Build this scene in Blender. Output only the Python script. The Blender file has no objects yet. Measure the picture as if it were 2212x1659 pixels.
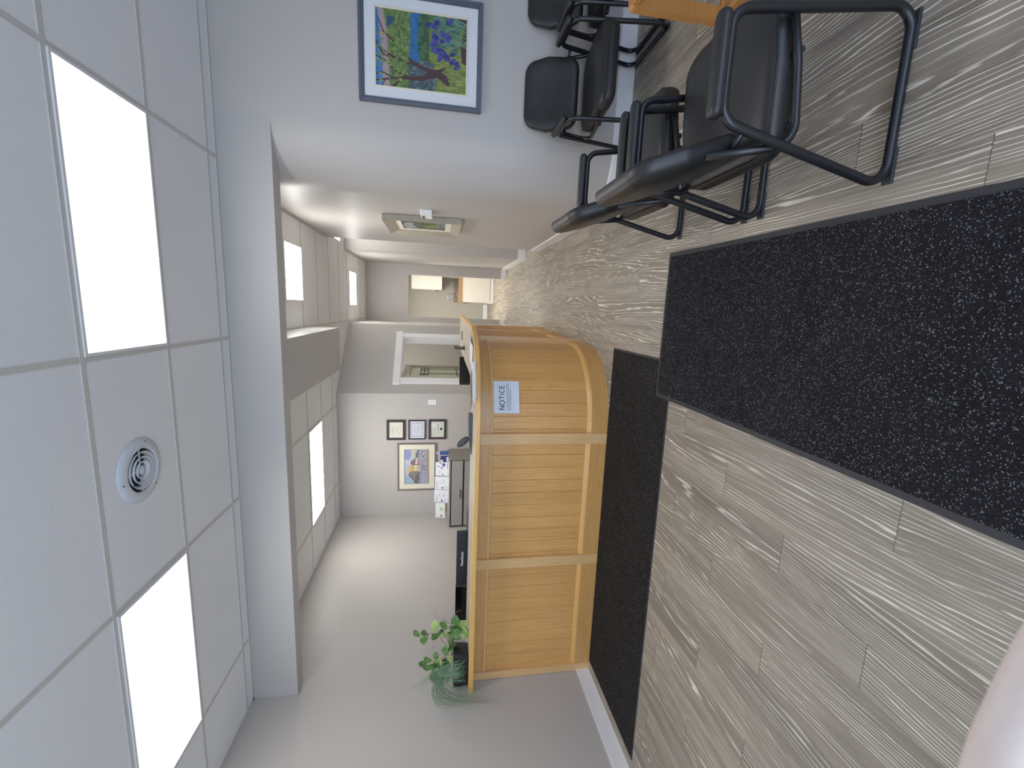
import bpy, bmesh, math, random
import numpy as np
from mathutils import Vector, Matrix
random.seed(7)
rng = np.random.default_rng(5)
PI = math.pi
scn = bpy.context.scene
COL = scn.collection

# ------------------------------------------------------------------ helpers
def lin(c):
    return tuple((v/255/12.92) if v/255 <= .04045 else ((v/255+.055)/1.055)**2.4 for v in c)

def tag(o, label=None, cat=None, group=None, kind=None):
    if label: o['label'] = label
    if cat: o['category'] = cat
    if group: o['group'] = group
    if kind: o['kind'] = kind
    return o

def empty(name, loc=(0,0,0), rz=0, label=None, cat=None, group=None):
    o = bpy.data.objects.new(name, None)
    COL.objects.link(o)
    o.location = loc; o.rotation_euler = (0,0,rz); o.empty_display_size = .05
    return tag(o, label, cat, group)

class MB:
    """collects shapes for one mesh"""
    def __init__(s):
        s.bm = bmesh.new(); s.mi = 0
    def _f(s, vs, smooth=False):
        try:
            f = s.bm.faces.new(vs); f.material_index = s.mi; f.smooth = smooth; return f
        except ValueError: return None
    def box(s, x0,x1,y0,y1,z0,z1, M=None, bev=0, seg=2):
        c = [(x0,y0,z0),(x1,y0,z0),(x1,y1,z0),(x0,y1,z0),(x0,y0,z1),(x1,y0,z1),(x1,y1,z1),(x0,y1,z1)]
        vs = [s.bm.verts.new(M @ Vector(p) if M else p) for p in c]
        fs = [s._f([vs[i] for i in q]) for q in ((3,2,1,0),(4,5,6,7),(0,1,5,4),(1,2,6,5),(2,3,7,6),(3,0,4,7))]
        if bev > 0:
            es = list({e for f in fs for e in f.edges})
            r = bmesh.ops.bevel(s.bm, geom=es, offset=bev, segments=seg, affect='EDGES', profile=.5)
            for f in r['faces']: f.material_index = s.mi; f.smooth = True
        return s
    def prism(s, poly, z0, z1, M=None):
        T = (lambda p: M @ Vector(p)) if M else (lambda p: Vector(p))
        a = [s.bm.verts.new(T((x,y,z0))) for x,y in poly]; b = [s.bm.verts.new(T((x,y,z1))) for x,y in poly]
        n = len(poly)
        s._f(a[::-1]); s._f(b)
        for i in range(n): s._f([a[i],a[(i+1)%n],b[(i+1)%n],b[i]])
        return s
    def poly(s, pts, smooth=False):
        s._f([s.bm.verts.new(p) for p in pts], smooth); return s
    def tube(s, pts, r, seg=10, closed=False, flat=1.0, cap=True, up=None):
        pts = [Vector(p) for p in pts]; n = len(pts)
        rr = r if hasattr(r,'__len__') else [r]*n
        rings = []
        prevN = None
        for i,p in enumerate(pts):
            if closed: t = pts[(i+1)%n]-pts[i-1]
            else: t = pts[min(i+1,n-1)]-pts[max(i-1,0)]
            if t.length < 1e-9: t = Vector((0,0,1))
            t.normalize()
            if prevN is None:
                a = Vector(up) if up else (Vector((0,0,1)) if abs(t.z) < .9 else Vector((1,0,0)))
                N = (a - t*a.dot(t)).normalized()
            else:
                N = (prevN - t*prevN.dot(t))
                N = N.normalized() if N.length > 1e-6 else prevN
            prevN = N; B = t.cross(N)
            rings.append([s.bm.verts.new(p + N*math.cos(2*PI*k/seg)*rr[i] + B*math.sin(2*PI*k/seg)*rr[i]*flat) for k in range(seg)])
        m = n if closed else n-1
        for i in range(m):
            A, Bq = rings[i], rings[(i+1)%n]
            for k in range(seg): s._f([A[k],A[(k+1)%seg],Bq[(k+1)%seg],Bq[k]], True)
        if not closed and cap:
            s._f(rings[0][::-1]); s._f(rings[-1])
        return s
    def lathe(s, prof, M=None, seg=32, caps=True):
        rings = []
        for r,z in prof:
            rings.append([s.bm.verts.new((M @ Vector((r*math.cos(2*PI*k/seg), r*math.sin(2*PI*k/seg), z))) if M else (r*math.cos(2*PI*k/seg), r*math.sin(2*PI*k/seg), z)) for k in range(seg)])
        for a,b in zip(rings, rings[1:]):
            for k in range(seg): s._f([a[k],a[(k+1)%seg],b[(k+1)%seg],b[k]], True)
        if caps:
            s._f(rings[0][::-1]); s._f(rings[-1])
        return s
    def loft(s, rings, close=True, cap=True, smooth=True):
        R = [[s.bm.verts.new(p) for p in ring] for ring in rings]
        for a,b in zip(R, R[1:]):
            n = len(a)
            for k in range(n if close else n-1): s._f([a[k],a[(k+1)%n],b[(k+1)%n],b[k]], smooth)
        if cap:
            s._f(R[0][::-1], smooth); s._f(R[-1], smooth)
        return s
    def build(s, name, mat, parent=None, sharp=None, mats=None):
        bmesh.ops.recalc_face_normals(s.bm, faces=s.bm.faces)
        me = bpy.data.meshes.new(name); s.bm.to_mesh(me); s.bm.free()
        for m in (mats or [mat]): me.materials.append(m)
        o = bpy.data.objects.new(name, me); COL.objects.link(o)
        if parent is not None: o.parent = parent
        if sharp: me.set_sharp_from_angle(angle=math.radians(sharp))
        return o

def rounded(pts, r, n=6, closed=True):
    """polyline with rounded corners"""
    pts = [Vector(p) for p in pts]; N = len(pts); out = []
    for i,p in enumerate(pts):
        if not closed and i in (0,N-1): out.append(p); continue
        a = (pts[i-1]-p); b = (pts[(i+1)%N]-p)
        la, lb = a.length, b.length; a.normalize(); b.normalize()
        ang = a.angle(b); d = min(r/math.tan(ang/2), la*.49, lb*.49); rr = d*math.tan(ang/2)
        c = p + (a+b).normalized()*(rr/math.sin(ang/2))
        u0 = (p+a*d)-c; u1 = (p+b*d)-c
        tot = u0.angle(u1); 
        for k in range(n+1):
            t = k/n
            v = (u0*math.sin((1-t)*tot)+u1*math.sin(t*tot))/math.sin(tot)
            out.append(c+v)
    return out

def round_rect(w, h, r, n=6):
    return [(v.x,v.y) for v in rounded([(-w/2,-h/2,0),(w/2,-h/2,0),(w/2,h/2,0),(-w/2,h/2,0)], r, n)]

def copy_tree(o, parent=None):
    c = o.copy(); COL.objects.link(c)
    if parent is not None: c.parent = parent
    for ch in list(o.children): copy_tree(ch, c)
    return c

def struct(o): o['kind'] = 'structure'; return o

# ------------------------------------------------------------------ materials
def newmat(name):
    m = bpy.data.materials.new(name); m.use_nodes = True
    nt = m.node_tree; b = nt.nodes['Principled BSDF']
    return m, nt, b
def N(nt, t, **kw):
    n = nt.nodes.new(t)
    for k,v in kw.items(): setattr(n, k, v)
    return n
def math_(nt, op, a, b=None, c=None):
    n = nt.nodes.new('ShaderNodeMath'); n.operation = op
    for i,v in enumerate((a,b,c)):
        if v is None: continue
        if isinstance(v,(int,float)): n.inputs[i].default_value = v
        else: nt.links.new(v, n.inputs[i])
    return n.outputs[0]
def ramp(nt, fac, stops, interp='LINEAR'):
    n = nt.nodes.new('ShaderNodeValToRGB'); cr = n.color_ramp; cr.interpolation = interp
    while len(cr.elements) < len(stops): cr.elements.new(.5)
    for e,(p,c) in zip(cr.elements, stops): e.position = p; e.color = (*c,1) if len(c)==3 else c
    nt.links.new(fac, n.inputs[0]); return n.outputs[0]
def mix(nt, fac, a, b, mode='MIX'):
    n = nt.nodes.new('ShaderNodeMix'); n.data_type = 'RGBA'; n.blend_type = mode
    for s_,v in ((n.inputs[0],fac),(n.inputs[6],a),(n.inputs[7],b)):
        if isinstance(v,(int,float)): s_.default_value = v
        elif isinstance(v,tuple): s_.default_value = (*v,1) if len(v)==3 else v
        else: nt.links.new(v, s_)
    return n.outputs[2]
def noise(nt, vec, scale, detail=2, rough=.5, dist=0):
    n = nt.nodes.new('ShaderNodeTexNoise'); n.inputs['Scale'].default_value = scale
    n.inputs['Detail'].default_value = detail; n.inputs['Roughness'].default_value = rough; n.inputs['Distortion'].default_value = dist
    if vec is not None: nt.links.new(vec, n.inputs['Vector'])
    return n.outputs['Fac']
def objco(nt, scale=(1,1,1)):
    t = nt.nodes.new('ShaderNodeTexCoord'); mp = nt.nodes.new('ShaderNodeMapping'); mp.inputs['Scale'].default_value = scale
    nt.links.new(t.outputs['Object'], mp.inputs['Vector']); return mp.outputs[0]
def bump(nt, b, h, strength=.2, dist=.002):
    n = nt.nodes.new('ShaderNodeBump'); n.inputs['Strength'].default_value = strength; n.inputs['Distance'].default_value = dist
    nt.links.new(h, n.inputs['Height']); nt.links.new(n.outputs[0], b.inputs['Normal'])

def plain(name, rgb, rough=.5, metal=0, nscale=40, namt=.06, bmp=0, spec=.5, coat=0):
    m, nt, b = newmat(name)
    c = lin(rgb)
    v = objco(nt); f = noise(nt, v, nscale, 3)
    lo = tuple(x*(1-namt) for x in c); hi = tuple(min(1,x*(1+namt)) for x in c)
    nt.links.new(ramp(nt, f, [(.3,lo),(.7,hi)]), b.inputs['Base Color'])
    b.inputs['Roughness'].default_value = rough; b.inputs['Metallic'].default_value = metal
    b.inputs['Specular IOR Level'].default_value = spec
    if coat: b.inputs['Coat Weight'].default_value = coat; b.inputs['Coat Roughness'].default_value = .15
    if bmp: bump(nt, b, noise(nt, v, nscale*6, 2), bmp, .001)
    return m

def wallmat(name, rgb):
    m, nt, b = newmat(name)
    v = objco(nt); c = lin(rgb)
    f = noise(nt, v, 1.2, 3); 
    nt.links.new(ramp(nt, f, [(.3,tuple(x*.97 for x in c)),(.7,tuple(x*1.03 for x in c))]), b.inputs['Base Color'])
    b.inputs['Roughness'].default_value = .42; b.inputs['Specular IOR Level'].default_value = .35
    bump(nt, b, noise(nt, v, 260, 2), .06, .001)
    return m
M_wall = wallmat('wall paint warm grey', (186,181,176))
M_wall_in = wallmat('wall paint beige', (180,175,164))
M_soffit = wallmat('soffit paint', (182,179,176))
M_white = plain('white trim paint', (245,245,246), .35, nscale=5, namt=.02)
M_tee = plain('ceiling tee', (200,198,192), .5, nscale=8, namt=.03)

def tilemat():
    m, nt, b = newmat('ceiling tile')
    v = objco(nt); f = noise(nt, v, 1.5, 2); sp = noise(nt, v, 90, 1)
    c = ramp(nt, f, [(.3,lin((232,233,235))),(.7,lin((237,238,239)))])
    s_ = ramp(nt, sp, [(.24,(0,0,0)),(.29,(1,1,1))])
    nt.links.new(mix(nt, s_, lin((216,218,221)), c), b.inputs['Base Color'])
    b.inputs['Roughness'].default_value = .9; bump(nt, b, noise(nt, v, 150, 3), .15, .002)
    return m
M_tile = tilemat()

def emit(name, rgb, strength):
    m, nt, b = newmat(name)
    v = objco(nt); f = noise(nt, v, 3, 1)
    c = tuple(x/255 for x in rgb)
    nt.links.new(ramp(nt, f, [(.2,tuple(x*.97 for x in c)),(.8,c)]), b.inputs['Emission Color'])
    b.inputs['Emission Strength'].default_value = strength
    b.inputs['Base Color'].default_value = (.8,.8,.8,1)
    return m
M_panel_front = emit('lit diffuser cool', (255,250,243), 5.8)
M_panel_back = emit('lit diffuser warm', (255,250,238), 14.5)

def floormat():
    m, nt, b = newmat('grey wood plank floor')
    W, L0 = .1732, 1.22
    t = N(nt,'ShaderNodeTexCoord'); sp = N(nt,'ShaderNodeSeparateXYZ'); nt.links.new(t.outputs['Object'], sp.inputs[0])
    x, y = sp.outputs[0], sp.outputs[1]
    xs = math_(nt,'DIVIDE', math_(nt,'ADD', x, .536), W)
    k = math_(nt,'FLOOR', xs); fx = math_(nt,'SUBTRACT', xs, k)
    yo = math_(nt,'MULTIPLY_ADD', k, .82, .82-1.06)
    ys = math_(nt,'DIVIDE', math_(nt,'ADD', y, yo), L0)
    j = math_(nt,'FLOOR', ys); fy = math_(nt,'SUBTRACT', ys, j)
    idn = math_(nt,'MULTIPLY_ADD', k, 7.31, math_(nt,'MULTIPLY', j, 3.77))
    wn = N(nt,'ShaderNodeTexWhiteNoise', noise_dimensions='1D'); nt.links.new(idn, wn.inputs['W'])
    rv = wn.outputs['Value']; r2 = math_(nt,'FRACT', math_(nt,'MULTIPLY', rv, 37.7))
    def vec(xm, ym, off, z=0.0):
        c = N(nt,'ShaderNodeCombineXYZ')
        nt.links.new(math_(nt,'MULTIPLY_ADD', x, xm, math_(nt,'MULTIPLY', rv, off)), c.inputs[0])
        nt.links.new(math_(nt,'MULTIPLY_ADD', y, ym, math_(nt,'MULTIPLY', r2, off)), c.inputs[1])
        c.inputs[2].default_value = z
        return c.outputs[0]
    n1 = noise(nt, vec(3.4, .36, 60), 1, 1.0, .4)
    n2 = noise(nt, vec(55, 3.0, 31), 1, 2)
    h = math_(nt,'ADD', math_(nt,'MULTIPLY_ADD', n1, 24, math_(nt,'MULTIPLY', n2, 1.3)), math_(nt,'MULTIPLY', x, 64))
    fr = math_(nt,'FRACT', h)
    line = ramp(nt, fr, [(0,(0,0,0)),(.09,(1,1,1)),(.17,(1,1,1)),(.30,(0,0,0))])
    amp = ramp(nt, noise(nt, vec(22, 1.5, 90, 3.3), 1, 2), [(.36,(.1,.1,.1)),(.54,(1,1,1))])
    fib = noise(nt, vec(260, 5, 10), 1, 2)
    broad = noise(nt, vec(12, .7, 20, 7.7), 1, 2)
    base = ramp(nt, broad, [(.3,lin((116,105,92))),(.72,lin((146,135,119)))])
    base = mix(nt, ramp(nt, fib, [(.35,(.0,)*3),(.7,(.5,)*3)]), base, lin((164,151,138)))
    f = math_(nt,'MULTIPLY', line, amp)
    col = mix(nt, math_(nt,'MULTIPLY', f, .85), base, lin((238,230,212)))
    tint = ramp(nt, rv, [(0,(.9,.9,.9)),(1,(1.07,1.06,1.04))])
    col = mix(nt, 1.0, col, tint, 'MULTIPLY')
    seam = math_(nt,'LESS_THAN', fy, .0028)
    sx = math_(nt,'LESS_THAN', math_(nt,'ABSOLUTE', math_(nt,'SUBTRACT', fx, .5)), .496)
    seam = math_(nt,'MAXIMUM', math_(nt,'MULTIPLY', seam, .75), math_(nt,'MULTIPLY', math_(nt,'SUBTRACT', 1, sx), .22))
    col = mix(nt, seam, col, lin((74,66,60)))
    nt.links.new(col, b.inputs['Base Color'])
    b.inputs['Roughness'].default_value = .5; b.inputs['Specular IOR Level'].default_value = .35
    bump(nt, b, math_(nt,'ADD', f, math_(nt,'MULTIPLY', fib, .5)), .12, .001)
    return m
M_floor = floormat()

def woodmat(name, axis, a, c, dk, rough=.33, board=0.0):
    """axis = direction of grain: 'z','x','y','h'(any horizontal)"""
    m, nt, b = newmat(name)
    sc = {'z':(14,14,1.1),'x':(1.1,14,14),'y':(14,1.1,14),'h':(1.2,1.2,16)}[axis]
    t = N(nt,'ShaderNodeTexCoord'); sp = N(nt,'ShaderNodeSeparateXYZ'); nt.links.new(t.outputs['Object'], sp.inputs[0])
    v = objco(nt, sc)
    if board:
        q = math_(nt,'FLOOR', math_(nt,'DIVIDE', math_(nt,'ADD', sp.outputs[0], math_(nt,'MULTIPLY', sp.outputs[1], .6)), board))
        wn = N(nt,'ShaderNodeTexWhiteNoise', noise_dimensions='1D'); nt.links.new(q, wn.inputs['W'])
        cb = N(nt,'ShaderNodeCombineXYZ'); nt.links.new(math_(nt,'MULTIPLY', wn.outputs[0], 31), cb.inputs[2]); nt.links.new(math_(nt,'MULTIPLY', wn.outputs[0], 17), cb.inputs[0])
        ad = N(nt,'ShaderNodeVectorMath', operation='ADD'); nt.links.new(v, ad.inputs[0]); nt.links.new(cb.outputs[0], ad.inputs[1]); v = ad.outputs[0]
    n1 = noise(nt, v, 1, 2, .5, .6)
    fr = math_(nt,'FRACT', math_(nt,'MULTIPLY', n1, 7))
    ring = ramp(nt, fr, [(0,(0,0,0)),(.5,(.5,.5,.5)),(.85,(1,1,1)),(1,(0,0,0))])
    sc2 = tuple(s*9 if s>5 else s*2.5 for s in sc)
    fine = noise(nt, objco(nt, sc2), 1, 2)
    broad = noise(nt, objco(nt, tuple(s*.35 for s in sc)), 1, 2)
    col = mix(nt, math_(nt,'MULTIPLY', ring, .38), lin(a), lin(dk))
    col = mix(nt, ramp(nt, broad, [(.3,(0,0,0)),(.7,(.7,.7,.7))]), col, lin(c))
    col = mix(nt, ramp(nt, fine, [(.35,(.25,.25,.25)),(.6,(0,0,0))]), col, lin(dk))
    if board:
        col = mix(nt, 1.0, col, ramp(nt, wn.outputs[0], [(0,(.93,.91,.9)),(1,(1.05,1.05,1.05))]), 'MULTIPLY')
    nt.links.new(col, b.inputs['Base Color'])
    b.inputs['Roughness'].default_value = rough; b.inputs['Coat Weight'].default_value = .15; b.inputs['Coat Roughness'].default_value = .25
    bump(nt, b, fine, .05, .001)
    return m
wa, wc, wd = (228,174,100), (217,158,86), (186,122,58)
M_wood_v = woodmat('honey wood boards', 'z', wa, wc, wd, board=.11)
M_wood_post = woodmat('honey wood post', 'z', (232,189,130), (222,175,112), (190,136,80))
M_wood_h = woodmat('honey wood rail', 'h', (218,164,94), (204,147,80), (174,114,56))
M_wood_lip = woodmat('honey wood counter lip', 'h', (236,184,102), (226,170,90), (198,138,68))
M_wood_table = woodmat('amber wood table', 'h', (198,134,62), (182,118,52), (150,92,38))
M_lam = woodmat('pale wood grain laminate', 'y', (196,186,168), (176,164,146), (150,138,120), .4)
M_marble = woodmat('brown stone laminate', 'x', (150,138,122), (124,110,96), (100,88,76), .4)

def leather(name, rgb):
    m, nt, b = newmat(name)
    v = objco(nt); c = lin(rgb); f = noise(nt, v, 9, 3)
    nt.links.new(ramp(nt, f, [(.3,tuple(x*.85 for x in c)),(.7,tuple(x*1.15 for x in c))]), b.inputs['Base Color'])
    b.inputs['Roughness'].default_value = .42; b.inputs['Specular IOR Level'].default_value = .45
    vo = N(nt,'ShaderNodeTexVoronoi'); vo.inputs['Scale'].default_value = 420; nt.links.new(v, vo.inputs['Vector'])
    w = noise(nt, objco(nt,(26,5,5)), 1, 2)
    bump(nt, b, math_(nt,'ADD', math_(nt,'MULTIPLY', vo.outputs['Distance'], .12), w), .22, .003)
    return m
M_leather = leather('black vinyl', (30,29,29))
M_black_metal = plain('black powder coat', (15,16,21), .38, 0, 60, .1, .05, .55)
M_black_pl = plain('black plastic', (22,22,24), .45, 0, 60, .1, .05)
M_gloss_black = plain('gloss black plastic', (10,10,11), .15, 0, 30, .1)
M_dgrey = plain('dark grey plastic', (72,74,74), .5, 0, 50, .06)
M_glide = plain('black rubber glide', (30,32,38), .6, 0, 60, .1)

def matmat(name, rgb, speck):
    m, nt, b = newmat(name)
    v = objco(nt)
    vo = N(nt,'ShaderNodeTexVoronoi'); vo.inputs['Scale'].default_value = 240
    dn = N(nt,'ShaderNodeTexNoise'); dn.inputs['Scale'].default_value = 90; nt.links.new(v, dn.inputs['Vector'])
    dm = N(nt,'ShaderNodeVectorMath', operation='MULTIPLY_ADD'); nt.links.new(dn.outputs['Color'], dm.inputs[0]); dm.inputs[1].default_value = (.012,.012,0); nt.links.new(v, dm.inputs[2])
    nt.links.new(dm.outputs[0], vo.inputs['Vector'])
    wn = N(nt,'ShaderNodeTexWhiteNoise'); nt.links.new(vo.outputs['Position'], wn.inputs['Vector'])
    big = noise(nt, v, 3.2, 3)
    c = lin(rgb)
    base = ramp(nt, big, [(.3,tuple(x*.7 for x in c)),(.7,tuple(x*1.35 for x in c))])
    base = mix(nt, ramp(nt, wn.outputs[0], [(.3,(0,0,0)),(.8,(.8,.8,.8))]), base, tuple(x*2.0 for x in c))
    sp = math_(nt,'MULTIPLY', math_(nt,'GREATER_THAN', wn.outputs[0], speck), math_(nt,'LESS_THAN', vo.outputs['Distance'], .42))
    nt.links.new(mix(nt, math_(nt,'MULTIPLY', sp, .6), base, lin((150,150,152))), b.inputs['Base Color'])
    b.inputs['Roughness'].default_value = .95; b.inputs['Specular IOR Level'].default_value = .15
    bump(nt, b, math_(nt,'SUBTRACT', 1, vo.outputs['Distance']), .8, .006)
    return m
M_mat = matmat('speckled black mat pile', (23,22,25), .80)
M_mat2 = matmat('dark mat pile', (29,27,26), .90)
M_rubber = plain('mat rubber border', (38,38,42), .7, 0, 80, .08, .1)

def vcol(name, rough=.6):
    m, nt, b = newmat(name)
    a = N(nt,'ShaderNodeVertexColor'); a.layer_name = 'Col'
    f = noise(nt, objco(nt), 220, 2)
    nt.links.new(mix(nt, 1.0, a.outputs['Color'], ramp(nt, f, [(.3,(.9,.9,.9)),(.7,(1.1,1.1,1.1))]), 'MULTIPLY'), b.inputs['Base Color'])
    b.inputs['Roughness'].default_value = rough
    return m
M_paint = vcol('painted surface', .55)
M_print = vcol('printed paper', .7)

# ------------------------------------------------------------------ camera (fitted to the photograph)
F, PITCH, ROLL, YAW, HC = 946.23688, -.16653, .0121, .17189, 1.42634
cp,sp_,cy,sy,cr,sr = math.cos(PITCH),math.sin(PITCH),math.cos(YAW),math.sin(YAW),math.cos(ROLL),math.sin(ROLL)
fwd = Vector((-sy*cp, cy*cp, sp_)); right = Vector((cy,sy,0)); up = right.cross(fwd)
r2 = right*cr + up*sr; u2 = up*cr - right*sr
cam = bpy.data.cameras.new('camera'); co = bpy.data.objects.new('camera', cam); COL.objects.link(co)
Mx = Matrix((( -u2.x, r2.x, -fwd.x, 0),(-u2.y, r2.y, -fwd.y, 0),(-u2.z, r2.z, -fwd.z, HC),(0,0,0,1)))
co.matrix_world = Mx
cam.sensor_width = 36; cam.lens = F/2212*36; cam.clip_start = .01
cam.dof.use_dof = True; cam.dof.focus_distance = 3.6; cam.dof.aperture_fstop = 17
scn.camera = co

# ------------------------------------------------------------------ room shell
H, XL, YS, ZS = 2.927, -3.311, 3.468, 2.576
XR, YB, YW = 3.6, 6.758, -1.7
XH = .858                                     # hallway right wall
AX, AY = -1.343, YB                           # angled wall start
ang_end = (AX+1.42*.7071, AY+1.42*.7071)
YF = 9.6
struct(MB().box(-3.6,XR+.1,YW-.1,13.6,-.08,0).build('floor', M_floor))
struct(MB().box(XL-.1,XR+.1,YW-.1,YS+.07,H,H+.1).build('ceiling', M_tile))
struct(MB().box(XL-.1,XR+.1,YS+.07,YF+.05,H,H+.1).build('ceiling', M_tile))
struct(MB().box(XL-.1,XL,YW-.1,YB+.1,0,H).build('wall_left', M_wall))
struct(MB().box(XL,AX,YB,YB+.1,0,H).build('wall_back', M_wall))
# right block with the large rounded corner
RC = .385; cx_, cy_ = XH+RC, YS+RC
arc = [(cx_-RC*math.sin(t), cy_-RC*math.cos(t)) for t in [i*PI/2/24 for i in range(25)]]
mb = MB(); poly = [(XR,YS)] + arc + [(XH,6.5),(XR,6.5)]
mb.prism(poly, 0, H)
o = struct(mb.build('wall_right', M_wall))
for f in o.data.polygons: f.use_smooth = abs(f.normal.z) < .5
o.data.set_sharp_from_angle(angle=math.radians(20))
struct(MB().box(XR,XR+.1,YW,YS,0,H).build('wall_side', M_wall))
# wall behind the camera with a large shop window opening
mb = MB(); mb.box(XL,XR,YW-.1,YW,2.35,H); mb.box(XL,XR,YW-.1,YW,0,.35); mb.box(XL,XL+.4,YW-.1,YW,.35,2.35); mb.box(XR-.4,XR,YW-.1,YW,.35,2.35)
struct(mb.build('wall_front', M_wall))
# soffit and cross beam
struct(MB().box(XL,cx_,YS,YS+.14,ZS,H).build('trim_1', M_soffit))
struct(MB().box(-.79,-.295,YS+.14,5.43,ZS+.002,H).build('trim_2', M_soffit))
# angled wall with doorway
A = Matrix.Translation((AX,AY,0)) @ Matrix.Rotation(PI/4,4,'Z')
T0, T1, ZD = .29, 1.13, 2.02
mb = MB(); mb.box(0,T0,0,.11,0,H,A); mb.box(T1,1.42,0,.11,0,H,A); mb.box(T0,T1,0,.11,ZD,H,A)
struct(mb.build('wall_angled', M_wall))
mb = MB(); xw = ang_end[0]
mb.box(xw-.1,xw,ang_end[1],YF,0,H)
struct(mb.build('wall_hall_left', M_wall))
mb = MB(); mb.box(xw,-.243,YF,YF+.1,0,H); mb.box(.625,XH+.2,YF,YF+.1,0,H); mb.box(-.243,.625,YF,YF+.1,2.07,H)
struct(mb.build('wall_far', M_wall))
struct(MB().box(.835,XR,7.56,7.66,0,H).build('wall_recess', M_wall))
struct(MB().box(.835,.935,7.66,YF,0,H).build('wall_hall_right', M_wall))
struct(MB().box(2.4,2.5,6.5,7.56,0,H).build('wall_recess_end', M_wall))
# office behind the angled wall
struct(MB().box(-2.6,xw-.1,9.3,9.4,0,H).build('wall_office', M_wall_in))
struct(MB().box(-2.7,-2.6,YB+.1,9.4,0,H).build('wall_office_side', M_wall_in))
# kitchenette behind the far opening
struct(MB().box(-1.2,1.2,13.35,13.45,0,2.6).build('wall_kitchen', M_wall_in))
struct(MB().box(.79,.89,YF+.1,13.35,0,2.6).build('wall_kitchen_right', M_wall_in))
struct(MB().box(-1.2,-1.1,YF+.1,13.35,0,2.6).build('wall_kitchen_left', M_wall_in))
struct(MB().box(-1.2,1.2,YF+.1,13.45,2.6,2.65).build('ceiling', M_tile))

# ceiling tee grids
def tees(name, xs, ys, x0,x1,y0,y1, wid=.024):
    mb = MB()
    for x in xs: mb.box(x-wid/2,x+wid/2,y0,y1,H-.004,H)
    for y in ys: mb.box(x0,x1,y-wid/2,y+wid/2,H-.0045,H)
    return struct(mb.build(name, M_tee))
gx = [-.288+1.22*k for k in range(-2,4)]
tees('trim_3', gx, [2.125+.61*k for k in range(-6,3)], XL, XR, YW, YS)
tees('trim_4', [-.300], [], 0,0, YS+.14, YF)
tees('trim_4', [-1.512,-2.732], [5.27+.605*k for k in range(-2,3)], XL, -.3, YS+.14, YB)
tees('trim_4', [], [5.27+.605*k for k in range(-2,8)], -.3, XH, YS+.14, YF)
mb = MB(); mb.box(XL,XR,YS-.022,YS,H-.0065,H); mb.box(XL,XL+.022,YW,YS,H-.0065,H); mb.box(XR-.022,XR,YW,YS,H-.0065,H)
mb.box(XH-.022,XH,cy_,6.5,H-.0065,H); mb.box(XL,AX,YB-.022,YB,H-.0065,H); mb.box(xw,.835,YF-.022,YF,H-.0065,H); mb.box(.813,.835,7.56,YF,H-.0065,H)
struct(mb.build('trim_5', M_tee))

# baseboards
BH = .125
def base(name, *boxes):
    mb = MB()
    for b in boxes: mb.box(*b, 0, BH, bev=.003, seg=1)
    return struct(mb.build(name, M_white))
base('baseboard_left', (XL,XL+.014,YW,3.43))
mb = MB(); pth = [(XR,YS)] + arc + [(XH,6.5+.014),(1.6,6.5+.014)]
def off_path(P, d):
    out = []
    for i,p in enumerate(P):
        a = Vector(P[max(i-1,0)]); b_ = Vector(P[min(i+1,len(P)-1)]); t = (b_-a).normalized()
        out.append((p[0]-t.y*d, p[1]+t.x*d))
    return out
P0 = [(XR,YS)] + arc + [(XH,6.5)]
P1 = [(XR,YS-.014)] + [(cx_-(RC+.014)*math.sin(t), cy_-(RC+.014)*math.cos(t)) for t in [i*PI/2/24 for i in range(25)]] + [(XH-.014,6.5)]
mb.loft([[(p[0],p[1],0),(q[0],q[1],0),(q[0],q[1],BH-.006),(q[0]*.6+p[0]*.4,q[1]*.6+p[1]*.4,BH),(p[0],p[1],BH)] for p,q in zip(P0,P1)], smooth=False)
struct(mb.build('baseboard_right', M_white))
base('baseboard_recess', (.821,2.4,7.546,7.56))
base('baseboard_hall_right', (.821,.835,7.56,YF))
base('baseboard_far', (xw,-.243,YF-.014,YF),(.625,.835,YF-.014,YF))
base('baseboard_hall_left', (xw,xw+.014,ang_end[1],YF))
base('baseboard_kitchen', (-1.1,.1,13.336,13.35))
base('baseboard_back', (XL,AX,YB-.014,YB))
# door casing, door frame
mb = MB()
mb.box(T0-.105,T0,-.02,0,0,ZD,A,.003,1); mb.box(T1,T1+.085,-.02,0,0,ZD,A,.003,1)
mb.box(T0-.125,T1+.115,-.026,0,ZD,ZD+.105,A,.003,1)
mb.box(T0-.002,T0+.018,0,.13,0,ZD-.018,A); mb.box(T1-.018,T1+.002,0,.13,0,ZD-.018,A); mb.box(T0,T1,0,.13,ZD-.018,ZD,A)
struct(mb.build('trim_6', M_white))
# the door leaf standing open into the office: leaded glass in a beige frame
dv = Vector((-1.03+1.118, 7.75-6.985)).normalized()
D = Matrix.Translation((-1.118,6.985,0)) @ Matrix.Rotation(math.atan2(dv.y,dv.x),4,'Z')
DW, DH = .79, 1.995
M_doorpaint = plain('door paint beige', (190,184,168), .5, 0, 4, .03)
M_lead = plain('dark leading', (34,36,32), .5, .4)
mb = MB(); g0,g1,z0,z1 = .07,.69,.2,1.885
mb.box(0,g0,0,.04,.01,DH,D); mb.box(g1,DW,0,.04,.01,DH,D); mb.box(g0,g1,0,.04,.01,z0,D); mb.box(g0,g1,0,.04,z1,DH,D)
door = struct(mb.build('door_1', M_doorpaint))
M_lglass, nt, b = newmat('pale green obscure glass')
f = noise(nt, objco(nt,(30,30,30)), 1, 3)
nt.links.new(ramp(nt, f, [(.3,lin((186,194,160))),(.7,lin((206,210,184)))]), b.inputs['Base Color']); b.inputs['Roughness'].default_value = .25
bump(nt, b, f, .3, .004)
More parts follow.
